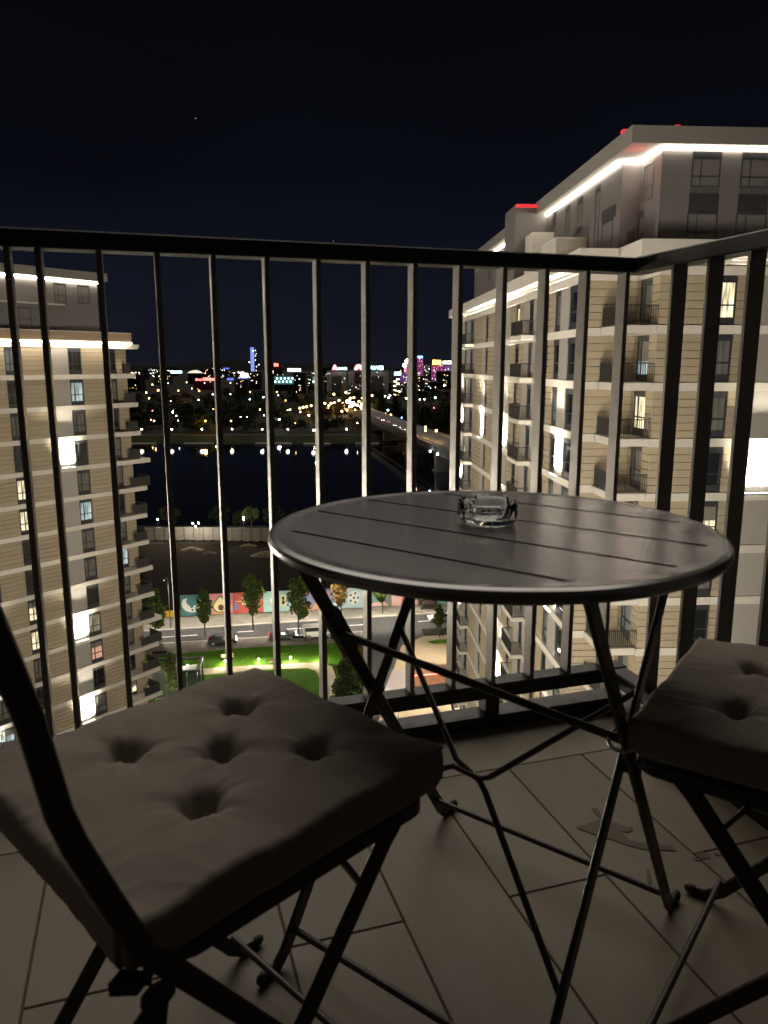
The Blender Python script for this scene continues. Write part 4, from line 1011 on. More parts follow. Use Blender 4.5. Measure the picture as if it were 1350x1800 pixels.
for i, (px, py) in enumerate(((396, 1170), (455, 1167), (511, 1164), (563, 1163), (330, 1178), (612, 1200), (594, 1228))):
    p = at(px, py); o = link('bollard_light', MB().tube([(0, 0, 0), (0, 0, .62)], .06, 8).mesh('bollard_light', M_boll), None, p)
    MB().sphere((0, 0, .70), .10, 8, 6, (1, 1, 1.2)).build('lamp_head', GL['w'], o, smooth=True)
    tag(o, 'short white glowing bollard lamp '+('on the lawn below the black car', 'on the middle of the lawn strip', 'on the lawn right of the middle one', 'at the right end of the lawn strip', 'on the lawn beside the black pavilion', 'among the shrubs by the curved path', 'at the foot of the shrub bed')[i], 'bollard', 'bollard lamps on the lawn')
    lamp('bollard_glow', 'POINT', p+Vector((0, -.3, .95)), 650, (1, .95, .66), None, .1)

# ------------------------------------------------------------------ bridge
br = thing('river_bridge', 'long road bridge on concrete piers crossing the river at the right', 'bridge', (24.6, 288, WZ))
bd = Vector((-32., 179., 0)).normalized(); bs = Vector((bd.y, -bd.x, 0)); BA = math.atan2(bd.y, bd.x)
def brp(t, s, z): return Vector((bd.x*t+bs.x*s, bd.y*t+bs.y*s, z))
brm = Matrix.Rotation(BA-PI/2, 4, 'Z')       # local y along the bridge, x to its right side
def bbox(nm, s0, s1, t0, t1, z0, z1, m, par=br): return MB().box(s0, s1, t0, t1, z0, z1).build(nm, m, par, (0, 0, 0), (0, 0, BA-PI/2))
bbox('deck', 0, 17, -70, 330, 8.9, 10.8, M_conc); bbox('road_surface', 1.6, 15.4, -70, 330, 10.81, 10.86, M_asph)
bbox('parapet', -.12, .25, -70, 330, 10.81, 11.5, M_conc); bbox('parapet', 16.7, 17.1, -70, 330, 10.81, 11.5, M_conc)
bbox('girder', 2, 15, -70, 330, 7.2, 8.88, M_conc)
for t, w in ((26, 3.2), (88, 3.2), (150, 2.8), (205, 2.6)):
    p = bbox('pier', 1.5, 15.5, t-w/2, t+w/2, -1.5, 7.19, M_conc)
    MB().box(.6, 16.4, t-w/2-1.2, t+w/2+1.2, -1.5, .7).build('pier_foot', M_conc, p)
mb = MB()
for k in range(0, 250): mb.box(.0, .12, -68+k*1.5, -67.9+k*1.5, 11.5, 12.5)
mb.box(-.02, .14, -70, 310, 12.5, 12.6); tag(mb.build('railing_bars', M_frame, br, rot=(0, 0, BA-PI/2)), kind='stuff')
for t in (-30, 5, 40, 75): lamp('bridge_lamp', 'POINT', brp(t, 4, 15.5), 420, (1, .80, .48), br, .4)
lamp('pier_floodlight', 'POINT', brp(14, -12, 6), 900, (1, .95, .85), br, .4)
for px, py in ((756, 793), (769, 798)):
    p = at(px, py, -34.5); o = link('bridge_lamp', MB().box(-.25, .25, -.25, .25, -.2, .3).mesh('bridge_lamp', M_frame), br, p-br.location); hh = link('lamp_head', head_me['i'], o, (0, -.4, 0)); hh.scale = (.35,)*3

# ------------------------------------------------------------------ cars
def carpaint(nm, c): return mat('paint_'+nm, c, .28, .0, spec=.6)
M_tyre = mat('tyre', (.02, .02, .02), .8); M_cglass = mat('car_glass', (.02, .025, .03), .08, spec=.8)
M_hl = mat('headlight_on', (.9, .9, .9), .3, emit=((1, .96, .86), 30)); M_tl = mat('taillight_on', (.5, .02, .02), .3, emit=((1, .06, .04), 6))
def car(label, loc, rz, paint, van=False, lit=True, group=None):
    c = thing('van' if van else 'parked_car', label, 'van' if van else 'car', loc, rz, group)
    if van:
        prof = [(-2.4, .35), (2.35, .35), (2.42, .75), (2.25, 1.0), (1.55, 1.18), (1.05, 1.85), (.8, 1.95), (-2.3, 1.95), (-2.42, 1.6)]; W_ = .95
        glass = [(1.42, 1.2), (1.0, 1.8), (.15, 1.8), (.15, 1.2)]; g2 = [(.0, 1.2), (.0, 1.8), (-2.2, 1.8), (-2.25, 1.2)]; wx = 1.55
    else:
        prof = [(-2.15, .32), (2.12, .30), (2.18, .62), (2.0, .80), (1.05, .93), (.35, 1.42), (-.1, 1.47), (-1.1, 1.42), (-1.75, 1.0), (-2.14, .92)]; W_ = .86
        glass = [(.95, .93), (.33, 1.36), (-.25, 1.40), (-.25, .93)]; g2 = [(-.32, .93), (-.32, 1.40), (-1.05, 1.36), (-1.55, .97)]; wx = 1.35
    n = len(prof); vs = []
    for y, s in ((-W_, 0), (-W_*.97, 1), (W_*.97, 1), (W_, 0)):
        for x, z in prof:
            t = max(0, (z-.9)/.8); yy = y*(1-.16*t)
            vs.append((x*(1.0 if s else .985), yy, z))
    fs = [(j*n+k, j*n+(k+1) % n, (j+1)*n+(k+1) % n, (j+1)*n+k) for j in range(3) for k in range(n)]+[tuple(range(n)), tuple(3*n+k for k in reversed(range(n)))]
    MB().add(vs, fs).build('body', paint, c, smooth=True, angle=rad(28))
    for s in (-1, 1):
        for g in (glass, g2):
            pts = []
            for x, z in g: t = max(0, (z-.9)/.8); pts.append((x, s*(W_*(1-.16*t)+.012), z))
            MB().add(pts, [(0, 1, 2, 3)]).build('side_window', M_cglass, c)
        for x in (-wx, wx):
            w_ = MB().lathe([(.0, -.09), (.20, -.10), (.31, -.09), (.33, -.05), (.33, .05), (.31, .09), (.2, .10), (0, .09)], 16).build('wheel', M_tyre, c, (x, s*(W_-.08), .33), (PI/2, 0, 0), smooth=True)
            MB().lathe([(0, .104*1), (.2, .104)], 12).build('rim', M_boll, w_)
            MB().lathe([(0, -.104*1), (.2, -.104)], 12).build('rim', M_boll, w_)
        fx = max(p[0] for p in prof); bx_ = min(p[0] for p in prof); hz = .78 if van else .66
        MB().sphere((fx-.10, s*W_*.72, hz), .13, 8, 6, (.8, 1.2, .8)).build('headlight', M_hl if lit else M_cglass, c)
        MB().box(bx_-.02, bx_+.05, s*W_*.72-.12, s*W_*.72+.12, hz+.05, hz+.25).build('taillight', M_tl if lit else M_cglass, c)
    x0, z0, x1, z1 = (1.56, 1.18, 1.06, 1.84) if van else (1.0, .95, .40, 1.40)
    dx, dz = .012, .012; MB().add([(x0+dx, -W_*.86, z0+dz), (x0+dx, W_*.86, z0+dz), (x1+dx, W_*.74, z1+dz), (x1+dx, -W_*.74, z1+dz)], [(0, 1, 2, 3)]).build('windscreen', M_cglass, c)
    return c
RD = math.atan2((at(540, 1104)-at(278, 1121)).y, (at(540, 1104)-at(278, 1121)).x)
car('black car with its headlights on at the kerb in front of the lawn', at(391, 1131), RD, carpaint('black', (.012, .012, .014)))
car('dark grey car stopped left of the white van', at(497, 1122), RD, carpaint('graphite', (.03, .03, .033)))
car('white van standing on the road beside the pavement', at(560, 1119), RD, carpaint('white', (.72, .72, .70)), van=True, lit=False)
car('silver car driving on the far side of the road', at(776, 1091), RD+PI, carpaint('silver', (.45, .45, .44)))
for i, (px, py, back) in enumerate(((693, 749.5, 0), (708, 757, 0), (716, 761, 1), (731, 769, 1), (700, 753, 0), (682, 744, 1), (672, 740, 0), (664, 737, 1))):
    p = at(px, py, WZ+10.87); car('car crossing the river bridge, %s counted from the near end' % ('fifth third second first fourth sixth seventh last'.split()[i]), p, BA+(0 if back else PI), carpaint('silver', (.45, .45, .44)), group='cars crossing the bridge')

# ------------------------------------------------------------------ people
def person(label, px, py, rz, coat, legs, stride=.28):
    loc = at(px, py, GZ+.1); h = thing('person', label, 'person', loc, rz)
    def skin(nm, pts, edges_, rads, m, root=0):
        me = bpy.data.meshes.new(nm); me.from_pydata(pts, edges_, []); o = link(nm, me, h); me.materials.append(m)
        md = o.modifiers.new('skin', 'SKIN')
        for i, r_ in enumerate(rads): me.skin_vertices[0].data[i].radius = (r_, r_*.85)
        me.skin_vertices[0].data[root].use_root = True
        sb = o.modifiers.new('sub', 'SUBSURF'); sb.levels = 1; sb.render_levels = 1; return o
    s = stride
    P_ = [(0, 0, .93), (0, 0, 1.15), (0, 0, 1.38), (0, 0, 1.47), (.02, 0, 1.57), (.03, 0, 1.68), (0, .10, .88), (s*.5, .10, .48), (s, .10, .06), (s+.14, .10, .03), (0, -.10, .88), (-s*.25, -.10, .47), (-s, -.10, .10), (-s+.12, -.10, .03), (0, .19, 1.37), (-.08, .24, 1.10), (.02, .23, .87), (.06, .23, .78), (0, -.19, 1.37), (.10, -.24, 1.11), (.22, -.22, .90), (.27, -.21, .82)]
    E_ = [(0, 1), (1, 2), (2, 3), (3, 4), (4, 5), (0, 6), (6, 7), (7, 8), (8, 9), (0, 10), (10, 11), (11, 12), (12, 13), (2, 14), (14, 15), (15, 16), (16, 17), (2, 18), (18, 19), (19, 20), (20, 21)]
    R_ = [.15, .145, .15, .06, .085, .075, .09, .06, .045, .035, .09, .06, .045, .035, .065, .045, .035, .03, .065, .045, .035, .03]
    skin('body', P_, E_, R_, coat)
    for sy, sx_ in ((.10, 1), (-.10, -1)):
        skin('trouser_leg', [(0, sy, .92), (s*.5 if sx_ > 0 else -s*.25, sy, .48), (s*sx_, sy, .12)], [(0, 1), (1, 2)], [.105, .075, .06], legs)
    MB().sphere((.01, 0, 1.665), .098, 10, 8, (1.05, .9, .9)).build('hair', mat('dark_hair', (.02, .015, .01), .7), h, smooth=True)
    return h
M_coat = [mat('dark_coat', (.02, .02, .025), .9), mat('grey_coat', (.12, .12, .12), .9), mat('navy_coat', (.02, .03, .06), .9)]; M_trs = mat('dark_trousers', (.02, .02, .025), .9)
person('person in dark clothes walking past the corner lawn', 776, 1120, RD+PI, M_coat[0], M_trs)
person('person in a grey coat walking on the pavement left of the white van', 538, 1128, RD, M_coat[1], M_trs)
person('person in dark clothes on the curved park path', 588, 1218, 1.2, M_coat[0], M_trs, .18)
person('person in a navy coat standing right of the white van', 584, 1127, RD+2.6, M_coat[2], M_trs, .12)

# ------------------------------------------------------------------ pavilion, stalls, small street things
M_blk = mat('black_steel', (.015, .015, .016), .5); M_glz = mat('pavilion_glazing', (.05, .055, .05), .1, spec=.7)
kp = at(316, 1216)
kk = thing('glass_pavilion', 'black framed glass pavilion with pale shapes under its roof next to the left building', 'pavilion', kp, rad(8))
MB().box(-2.9, 2.9, -2.3, 2.3, 0, .2).build('base', M_kerb, kk)
for sx_ in (-1, 1):
    for sy in (-1, 1): MB().box(sx_*2.8-.11, sx_*2.8+.11, sy*2.2-.11, sy*2.2+.11, .2, 3.6).build('post', M_blk, kk)
for a, b, c, d in ((-2.95, 2.95, -2.36, -2.06), (-2.95, 2.95, 2.06, 2.36)): MB().box(a, b, c, d, 3.6, 3.85).build('roof_beam', M_blk, kk)
for a, b in ((-2.95, -2.65), (2.65, 2.95)): MB().box(a, b, -2.05, 2.05, 3.6, 3.85).build('roof_beam', M_blk, kk)
for i in range(4): MB().box(-2.6+i*1.32, -1.38+i*1.32, -2.22, -2.18, .25, 3.55).build('glass_panel', M_glz, kk)
for i in range(3): MB().box(2.78, 2.82, -2.0+i*1.34, -.72+i*1.34, .25, 3.55).build('glass_panel', M_glz, kk)
M_sail = mat('pale_sail', (.45, .45, .40), .8, noise=(.8, .2))
for i, (x, y, s) in enumerate(((-1.2, .3, 1.5), (1.2, .2, 1.3))):
    mb = MB(); n = 10; vs = [(x+s*math.cos(q)*(1 if k % 2 else .8), y+s*math.sin(q), 3.05+.35*math.sin(2*q+i)) for k, q in enumerate([2*PI*j/n for j in range(n)])]+[(x, y, 3.5)]
    mb.add(vs, [(j, (j+1) % n, n) for j in range(n)]).build('shade_sail', M_sail, kk)
lamp('pavilion_light', 'POINT', kp+Vector((.3, .0, 4.6)), 220, (1, .95, .8), None, .2)
lamp('tree_uplight', 'POINT', at(300, 1236)+Vector((-.6, -2.6, 2.0)), 420, (.95, 1, .7), None, .2)
M_orange = mat('orange_canvas', (.75, .20, .03), .7, noise=(2, .15))
op = at(674, 1272)
aw = thing('orange_awning', 'bright orange canvas awning on a stall below the railing', 'awning', op, .4)
for i in range(5): MB().add([(-1.6+i*.64, -.9, 2.3+.05*(i % 2)), (-.96+i*.64-.02, -.9, 2.3), (-.96+i*.64-.02, 1.0, 2.95), (-1.6+i*.64, 1.0, 2.95+.05*(i % 2)), (-1.6+i*.64, -.92, 1.9), (-.96+i*.64-.02, -.92, 1.9)], [(0, 1, 2, 3), (0, 4, 5, 1)]).build('canvas_strip', M_orange, aw)
for x in (-1.55, 1.55): MB().tube([(x, -.85, 0), (x, -.85, 2.28)], .04, 8).build('post', M_boll, aw)
lamp('awning_light', 'POINT', op+Vector((0, -2.2, 3.6)), 60, (1, .85, .6), None, .2)
M_redf = mat('red_fascia', (.50, .05, .04), .6); M_redl = mat('red_tube', (.8, .1, .1), .4, emit=((1, .12, .09), 9))
sp = at(758, 1207)
st = thing('market_stall', 'low reddish market stall with a glowing red light tube along its roof', 'stall', sp, RD)
MB().box(-2.6, 2.6, -1.2, 1.2, 0, 2.2).build('counter_body', mat('stall_timber', (.28, .14, .08), .8, noise=(1.5, .3)), st); MB().box(-2.8, 2.8, -1.35, 1.35, 2.21, 2.4).build('roof', M_redf, st); MB().box(-2.7, 2.7, -1.42, -1.36, 2.3, 2.4).build('light_tube', M_redl, st)
for k in range(8): MB().box(-2.5+k*.62, -1.95+k*.62, -1.34, 1.34, 2.405, 2.45).build('roof_board', mat('stall_timber', (.28, .14, .08)), st)
for i, (px, py, e_) in enumerate(((738, 1165, 420), (775, 1160, 420), (720, 1240, 420), (795, 1245, 420), (690, 1215, 260))):
    p = at(px, py); lamp('plaza_light', 'SPOT', p+Vector((0, 0, 6.5)), e_*5, (1, .86, .64), None, .3, (0, 0, 0), spot_size=rad(140), spot_blend=.5)
yb = at(296, 1084); MB().bar(yb+Vector((-1.9, 0, .45)), yb+Vector((1.9, .3, .45)), .8, .9).build('yellow_container', mat('yellow_paint', (.62, .38, .03), .6, noise=(1, .1))); tag(bpy.data.objects['yellow_container'], 'low yellow container on the pavement beside the left building', 'container')
for i, (px, py, s, lb) in enumerate(((337, 967, 1.6, 'pale dirt mound left of the centre of the dark lot'), (369, 973, 1.0, 'small low dirt mound on the dark lot'), (436, 960, 1.3, 'pale heap near the fence on the dark lot'), (470, 977, 2.4, 'long flat heap at the right of the dark lot'))):
    p = at(px, py); mb = MB(); n = 14
    vs = [(s*1.5*math.cos(2*PI*k/n)*(1+.2*R.random()), s*.8*math.sin(2*PI*k/n), 0) for k in range(n)]+[(s*.7*math.cos(2*PI*k/n), s*.4*math.sin(2*PI*k/n)*(1+.3*R.random()), .35*s) for k in range(n)]+[(.1, 0, .5*s)]
    mb.add(vs, [(k, (k+1) % n, n+(k+1) % n, n+k) for k in range(n)]+[(n+k, n+(k+1) % n, 2*n) for k in range(n)])
    tag(mb.build('dirt_mound', mat('pale_dirt', (.24, .20, .15), .95, spec=.03, noise=(.9, .3)), None, p, smooth=True), lb, 'mound')
for i, (px, py) in enumerate(((281, 1152), (526, 1125), (400, 1160), (484, 1168))):
    p = at(px, py); o = thing('park_planter' if i < 2 else 'park_bench', ['low dark planter box at the street tree beside the left building', 'low dark planter box under the reddish street tree', 'dark park bench on the lawn behind the black car', 'park bench beside the lawn path'][i], 'planter' if i < 2 else 'bench', p, RD)
    if i < 2:
        MB().box(-1.1, 1.1, -.5, .5, 0, .45).build('box', M_frame, o); MB().box(-1.0, 1.0, -.42, .42, .451, .5).build('soil', M_dirt, o)
    else:
        MB().box(-.9, .9, -.22, .22, .40, .46).build('seat', M_wood, o); MB().box(-.9, .9, .2, .25, .5, .85).build('backrest', M_wood, o)
        for x in (-.7, .7): MB().box(x-.04, x+.04, -.2, .2, 0, .40).build('leg', M_frame, o)

# ------------------------------------------------------------------ the far city
M_cblk = mat('far_block', (.05, .048, .05), .9, spec=.03, rnd=.3); M_off = mat('office_stone', (.30, .27, .25), .9)
WL = [mat('far_window_warm', (.2, .2, .2), .4, emit=((1, .80, .48), 7)), mat('far_window_white', (.2, .2, .2), .4, emit=((.85, .95, 1), 7)), mat('far_window_amber', (.2, .2, .2), .4, emit=((1, .55, .2), 7))]
win_me = [MB().box(-.5, .5, -.1, .1, -.5, .5).mesh('lit_window', m) for m in WL]
rc_ = random.Random(21)
def block(px0, px1, ytop, Y, label, m=M_cblk, wins=6, group=None, dep=30, name='city_block', pal=(0, 1, 0, 2), sc=1.):
    a = dist_at(px0, ytop, Y); b = dist_at(px1, ytop, Y); w = b.x-a.x; h = a.z-GZ
    t = thing(name, label, 'building', ((a.x+b.x)/2, Y, GZ), 0, group)
    MB().box(-w/2, w/2, 0, dep, 0, h).build('wall', m, t)
    MB().box(-w/2-.3, w/2+.3, -.3, dep+.3, h+.01, h+1.2).build('roof', M_dgrey, t)
    u = Y/F_PX
    for k in range(wins):
        o = link('lit_window', win_me[rc_.choice(pal)], t, (rc_.uniform(-w/2+u, w/2-u), -.15, rc_.uniform(h*.12, h-u))); s = u*rc_.uniform(.45, 1.15)*sc; o.scale = (s*rc_.uniform(.8, 1.6), 1, s)
    return t, w, h
def text(s, par, loc, size, m, nm='sign_letters', ext=.3):
    cu = bpy.data.curves.new(nm, 'FONT'); cu.body = s; cu.size = size; cu.extrude = ext; cu.align_x = 'CENTER'; cu.offset = size*.02
    tmp = bpy.data.objects.new(nm, cu); C.objects.link(tmp); bpy.context.view_layer.update()
    me = bpy.data.meshes.new_from_object(tmp.evaluated_get(bpy.context.evaluated_depsgraph_get())); bpy.data.objects.remove(tmp)
    me.name = nm; me.materials.clear(); me.materials.append(m)
    return link(nm, me, par, loc, (PI/2, 0, 0))
def sign(nm, label, px, py, Y, txt, hpx, m, back=None, par=None):
    p = dist_at(px, py, Y); t = thing(nm, label, 'sign', p, 0); u = Y/F_PX
    w = len(txt)*hpx*.62*u
    MB().box(-w/2, w/2, .5, .9, -.25*hpx*u, .0).build('frame', M_frame, t)
    text(txt, t, (0, 0, 0), hpx*1.38*u, m); return t
SG = dict(p=mat('sign_pink', (.5, .1, .15), .5, emit=((1, .34, .42), 3.2)), c=mat('sign_cyan', (.3, .5, .5), .5, emit=((.55, .95, 1), 4.5)), w=mat('sign_white', (.6, .6, .6), .5, emit=((1, 1, .86), 9)), o=mat('sign_orange', (.6, .3, .1), .5, emit=((1, .55, .08), 7)), b=mat('sign_blue', (.1, .2, .6), .5, emit=((.10, .28, 1), 8)), r=mat('sign_red', (.6, .1, .1), .5, emit=((1, .12, .10), 6)), m=mat('magenta_wash_glow', (.3, .05, .2), .5, emit=((.85, .10, .50), .30)), v=mat('violet_wash_glow', (.2, .05, .3), .5, emit=((.42, .14, .62), .32)), t=mat('tower_blue', (.1, .1, .4), .5, emit=((.30, .38, 1), 1.1)), e=mat('teal_glow', (.1, .3, .3), .5, emit=((.15, .55, .55), .35)), k=mat('navy_glow', (.05, .05, .3), .5, emit=((.14, .20, .95), 1.1)))
# two stone fronted office halls with a flower sign on each roof
for a, b, yt, lb in ((574, 609, 653, 'left half of the grey stone office hall with dark tall bays'), (612, 683, 653, 'wide grey stone office hall under the pink flower sign')):
    t, w, h = block(a, b, yt, 1050, lb, M_off, 7, None, 40, 'office_hall', (1, 1, 0), .8)
    n = 1 if b-a < 50 else 2
    for k in range(n):
        cx = 0 if n == 1 else (-w*.20 if k == 0 else w*.22); ww = w*.5 if n == 1 else w*.30
        MB().box(cx-ww/2, cx+ww/2, -.25, -.05, 0, h*.80).build('glass_bay', M_dgrey, t)
    lamp('lamp_or_fill_light', 'POINT', Vector((t.location.x, 985, GZ+16)), 14000, (1, .84, .66), None, 2)  # added fill for the hall front; no lamp stands here
def glowsign(nm, label, px, py, Y, segs, m):
    "sign whose letters are not legible in the photograph: lit segments (x0, x1, height) in photo pixels"
    p = dist_at(px, py, Y); t = thing(nm, label, 'sign', p, 0); u = Y/F_PX
    MB().box(segs[0][0]*u, segs[-1][1]*u, .9, 1.3, -2*u, 0).build('frame', M_frame, t)
    for x0_, x1_, h_ in segs: MB().box(x0_*u, x1_*u, 0, .8, 0, h_*u).build('light_segment', m, t)
    return t
def flower(nm, label, px, py, Y, rpx, sx_=1.):
    p = dist_at(px, py, Y); u = Y/F_PX; t = thing(nm, label, 'sign', p, 0); r = rpx*u
    MB().box(-r*.6*sx_, r*.6*sx_, .4, .8, -r*.4, -r*.2).build('frame', M_frame, t)
    for k in range(8):
        q = rad(8+164*k/7); c = Vector((math.cos(q)*.62*r*sx_, 0, math.sin(q)*.75*r))
        mb = MB(); pts = []
        for j in range(10):
            b_ = 2*PI*j/10; L_ = .46*r*math.cos(b_); W_ = .17*r*math.sin(b_)*(1+.5*math.cos(b_))
            pts.append((c.x+(L_*math.cos(q)-W_*math.sin(q))*sx_, c.z+L_*math.sin(q)+W_*math.cos(q)))
        mb.prism(pts, 0, .4).build('petal', SG['p'], t, rot=(PI/2, 0, 0))
    return t
flower('flower_sign', 'glowing pink fan shaped flower emblem on the wide office roof', 631, 650, 1045, 8.2)
sign('roof_sign', 'cyan white letters right of the large pink flower emblem', 655, 650, 1046, 'HUAWEI', 7, SG['c'])
flower('flower_sign', 'narrow glowing pink flower emblem on the left office roof', 588.5, 650, 1045, 7.6, .5)
sign('roof_sign', 'short cyan letters right of the narrow pink flower emblem', 598, 650, 1046, 'HUAWEI', 4.4, SG['c'])
# blue lit tower
t, w, h = block(439.5, 446.5, 609.5, 2400, 'slim tall tower lit blue on the skyline', M_cblk, 0, None, 14, 'slim_tower')
for k in range(18): MB().box(-w/2+.6, w/2-.6, -.4, -.05, h-1.5-(k+1)*4.1, h-2.1-k*4.1).build('lit_panel', SG['t'], t)
for px, py in ((449, 616), (449, 625), (449, 633), (438.5, 637), (445, 617), (455, 641), (438, 636)):
    p = dist_at(px, py, 2398); o = link('lit_window', win_me[1], t, p-t.location); o.scale = (2.2, 1, 2.2)
block(447.5, 452, 613, 2420, 'dark slab joined to the slim blue tower', M_cblk, 3, None, 14)
# magenta towers
def glowtower(px0, px1, yt, Y, key, label, n, wins=16):
    t, w, h = block(px0, px1, yt, Y, label, M_cblk, wins, None, 25, 'tower_block', (1, 0, 1), .7)
    for k in range(n):
        x_ = -w/2+w*(k+.5)/n; MB().box(x_-w/n*.36, x_+w/n*.36, -.12, -.02, h*.30, h-.5).build('wash_glow_strip', SG[key], t)  # glowing strips stand in for coloured floodlight washed over the facade
    return t, w, h
glowtower(733, 744, 629, 1500, 'm', 'magenta lit tower with a blue crown on its top', 3)
MBt = dist_at(738.5, 629, 1499); cb = thing('roof_sign', 'glowing blue crown sign on top of the magenta tower', 'sign', MBt, 0); MB().box(-5, 5, 0, 1, .0, 3.6).build('light_panel', SG['b'], cb)
glowtower(758, 780, 641, 1450, 'm', 'broad magenta lit tower under the orange roof sign', 6, 26)
glowtower(781, 797, 643, 1480, 'v', 'violet lit tower under the white roof sign', 3, 18)
glowtower(703, 716, 658, 1520, 'v', 'violet tower left of the bar in front of the skyline', 3, 10)
glowtower(710, 722, 645, 1600, 'm', 'narrow magenta tower with white lights on its roof', 2, 10)
block(745, 757, 641, 1600, 'dark tower with scattered white windows between the magenta towers', M_cblk, 18, None, 20, 'tower_block', (1, 0, 1), .7)
glowsign('roof_sign', 'orange yellow glowing sign on the broad magenta tower', 768, 641, 1445, [(-7.5, -3.2, 8), (-2.7, 1.8, 7.6), (2.3, 7, 7.4)], SG['o']); 
sg = thing('roof_sign', 'white glowing bar sign on the violet tower at the right', 'sign', dist_at(786.5, 639.5, 1475), 0); MB().box(-9, 9, 0, .8, 0, 5).build('light_panel', SG['w'], sg)
sg = thing('roof_sign', 'pale cyan glowing panel sign left of the violet tower', 'sign', dist_at(699, 659.5, 1100), 0); MB().box(-4.8, 4.8, 0, .8, 0, 4.6).build('light_panel', SG['c'], sg)
for px, py, s in ((716, 635, 4.5), (711, 642, 3.5)):
    o = link('lamp_head', head_me['w'], None, dist_at(px, py, 1590)); o.scale = (s,)*3; o.name = 'roof_lamp'; tag(o, 'large white lamp on the roof of the narrow magenta tower, the %s of two' % ('higher' if s > 4 else 'lower'), 'lamp')
t, w, h = block(692, 703, 664, 1050, 'dark block with stacked yellow lit floors', M_cblk, 0, None, 20)
for k in range(9): o = link('lit_window', win_me[0], t, ((-2.2 if k % 2 else 1.5), -.15, h-2-k*3.0)); o.scale = (4, 1, 1.6)
# left skyline
block(424, 452, 664, 1350, 'low dark hall under the bright white glowing sign', M_cblk, 5)
glowsign('roof_sign', 'bright white glowing sign on a low hall below the blue tower', 437, 663.5, 1345, [(-13, -8, 9), (-7.6, -3, 7), (-2.6, 2.4, 7), (2.8, 7.6, 7), (8, 12.6, 7)], SG['w'])
block(478, 494, 645, 1700, 'dark block with a small red roof sign', M_cblk, 6); glowsign('roof_sign', 'small red sign beside the bar at the left skyline', 485.5, 644, 1690, [(-3.6, -.6, 5.4), (.2, 3.6, 4.6)], SG['r'])
block(505, 530, 655, 1800, 'dark block below two white roof panels', M_cblk, 8)
for px, s in ((512.5, 6.5), (525, 3.5)): sg = thing('roof_sign', 'pale %s glowing white panel sign on the dark block' % ('wide' if s > 5 else 'small'), 'sign', dist_at(px, 653, 1790)); MB().box(-s*1.4, s*1.4, 0, .8, 0, 7).build('light_panel', SG['c'], sg)
t, w, h = block(482, 556, 661, 1250, 'long low teal lit arena with a row of lamps', M_cblk, 0, None, 40, 'arena')
MB().box(-w/2, w/2, -.2, -.05, h*.45, h-.8).build('lit_band', SG['e'], t)
for k in range(22): o = link('lit_window', win_me[1], t, (-w/2+w*(k+.5)/22, -.4, h*(.62+.22*(k % 2)))); o.scale = (2.0,)*3
sg = thing('light_panel_sign', 'long icy blue light panel at the left skyline', 'sign', dist_at(310, 656, 1500)); MB().box(-11, 11, 0, .8, 0, 4.6).build('light_panel', mat('panel_ice', (.4, .5, .6), .5, emit=((.5, .78, 1), 4)), sg)
dm = thing('domed_hall', 'pale glowing domed hall on the left skyline', 'hall', dist_at(344, 656, 1700)); mb = MB(); mb.prism([(-16+32*k/12, 9.5*math.sin(PI*(.12+.76*k/12))-3) for k in range(13)], 0, 12); mb.build('roof', mat('dome_glow', (.5, .5, .45), .6, emit=((1, .95, .75), 1.0)), dm, rot=(PI/2, 0, 0)); MB().box(-15, 15, -11, -1, -30, .2).build('wall', M_cblk, dm)
block(341, 378, 668, 1300, 'dark hall with glowing red lights along its roof', M_cblk, 4); glowsign('roof_sign', 'row of glowing red light patches on the dark hall', 361, 669, 1290, [(-17, -13, 3.5), (-11.5, -6, 2.6), (-4.5, -1, 4.6), (0, 4.6, 5.2), (5.4, 10, 4.8), (10.8, 16, 4)], SG['r'])
for a, b, yy, Y in ((392, 403, 655, 1700), (470, 478, 655, 1750)): sg = thing('roof_sign', 'dim blue light strip %s the slim blue tower' % ('left of' if a < 430 else 'right of'), 'sign', dist_at((a+b)/2, 649, Y)); MB().box(-7, 7, 0, .8, 0, 3).build('light_panel', SG['k'], sg)
for px in (402, 408, 422, 428, 434): o = link('light_screen', MB().box(-2.6, 2.6, 0, .4, 0, 3.6).mesh('light_screen', SG['k']), None, dist_at(px, 668.5, 1200)); tag(o, 'small deep blue light screen under the white glowing sign', 'screen', 'blue screens under the white sign')
for i in range(62):
    px = rc_.uniform(228, 800) if i < 50 else rc_.uniform(560, 790); w = rc_.uniform(9, 26); Y = rc_.uniform(950, 3200)
    yt = 641+.6+ (42-rc_.uniform(8, 34))*F_PX/Y*.98
    if yt < 646: yt = rc_.uniform(646, 652)
    lb_ = 'distant %s dark city block with lit windows %s' % ('wide' if w > 18 else 'narrow', near_mark(px))
    block(px-w/2, px+w/2, yt, Y, lb_, M_cblk, rc_.choice((5, 7, 8, 11)), 'distant dark city blocks', 30, 'city_block', (0, 1, 0, 2, 1), .85)
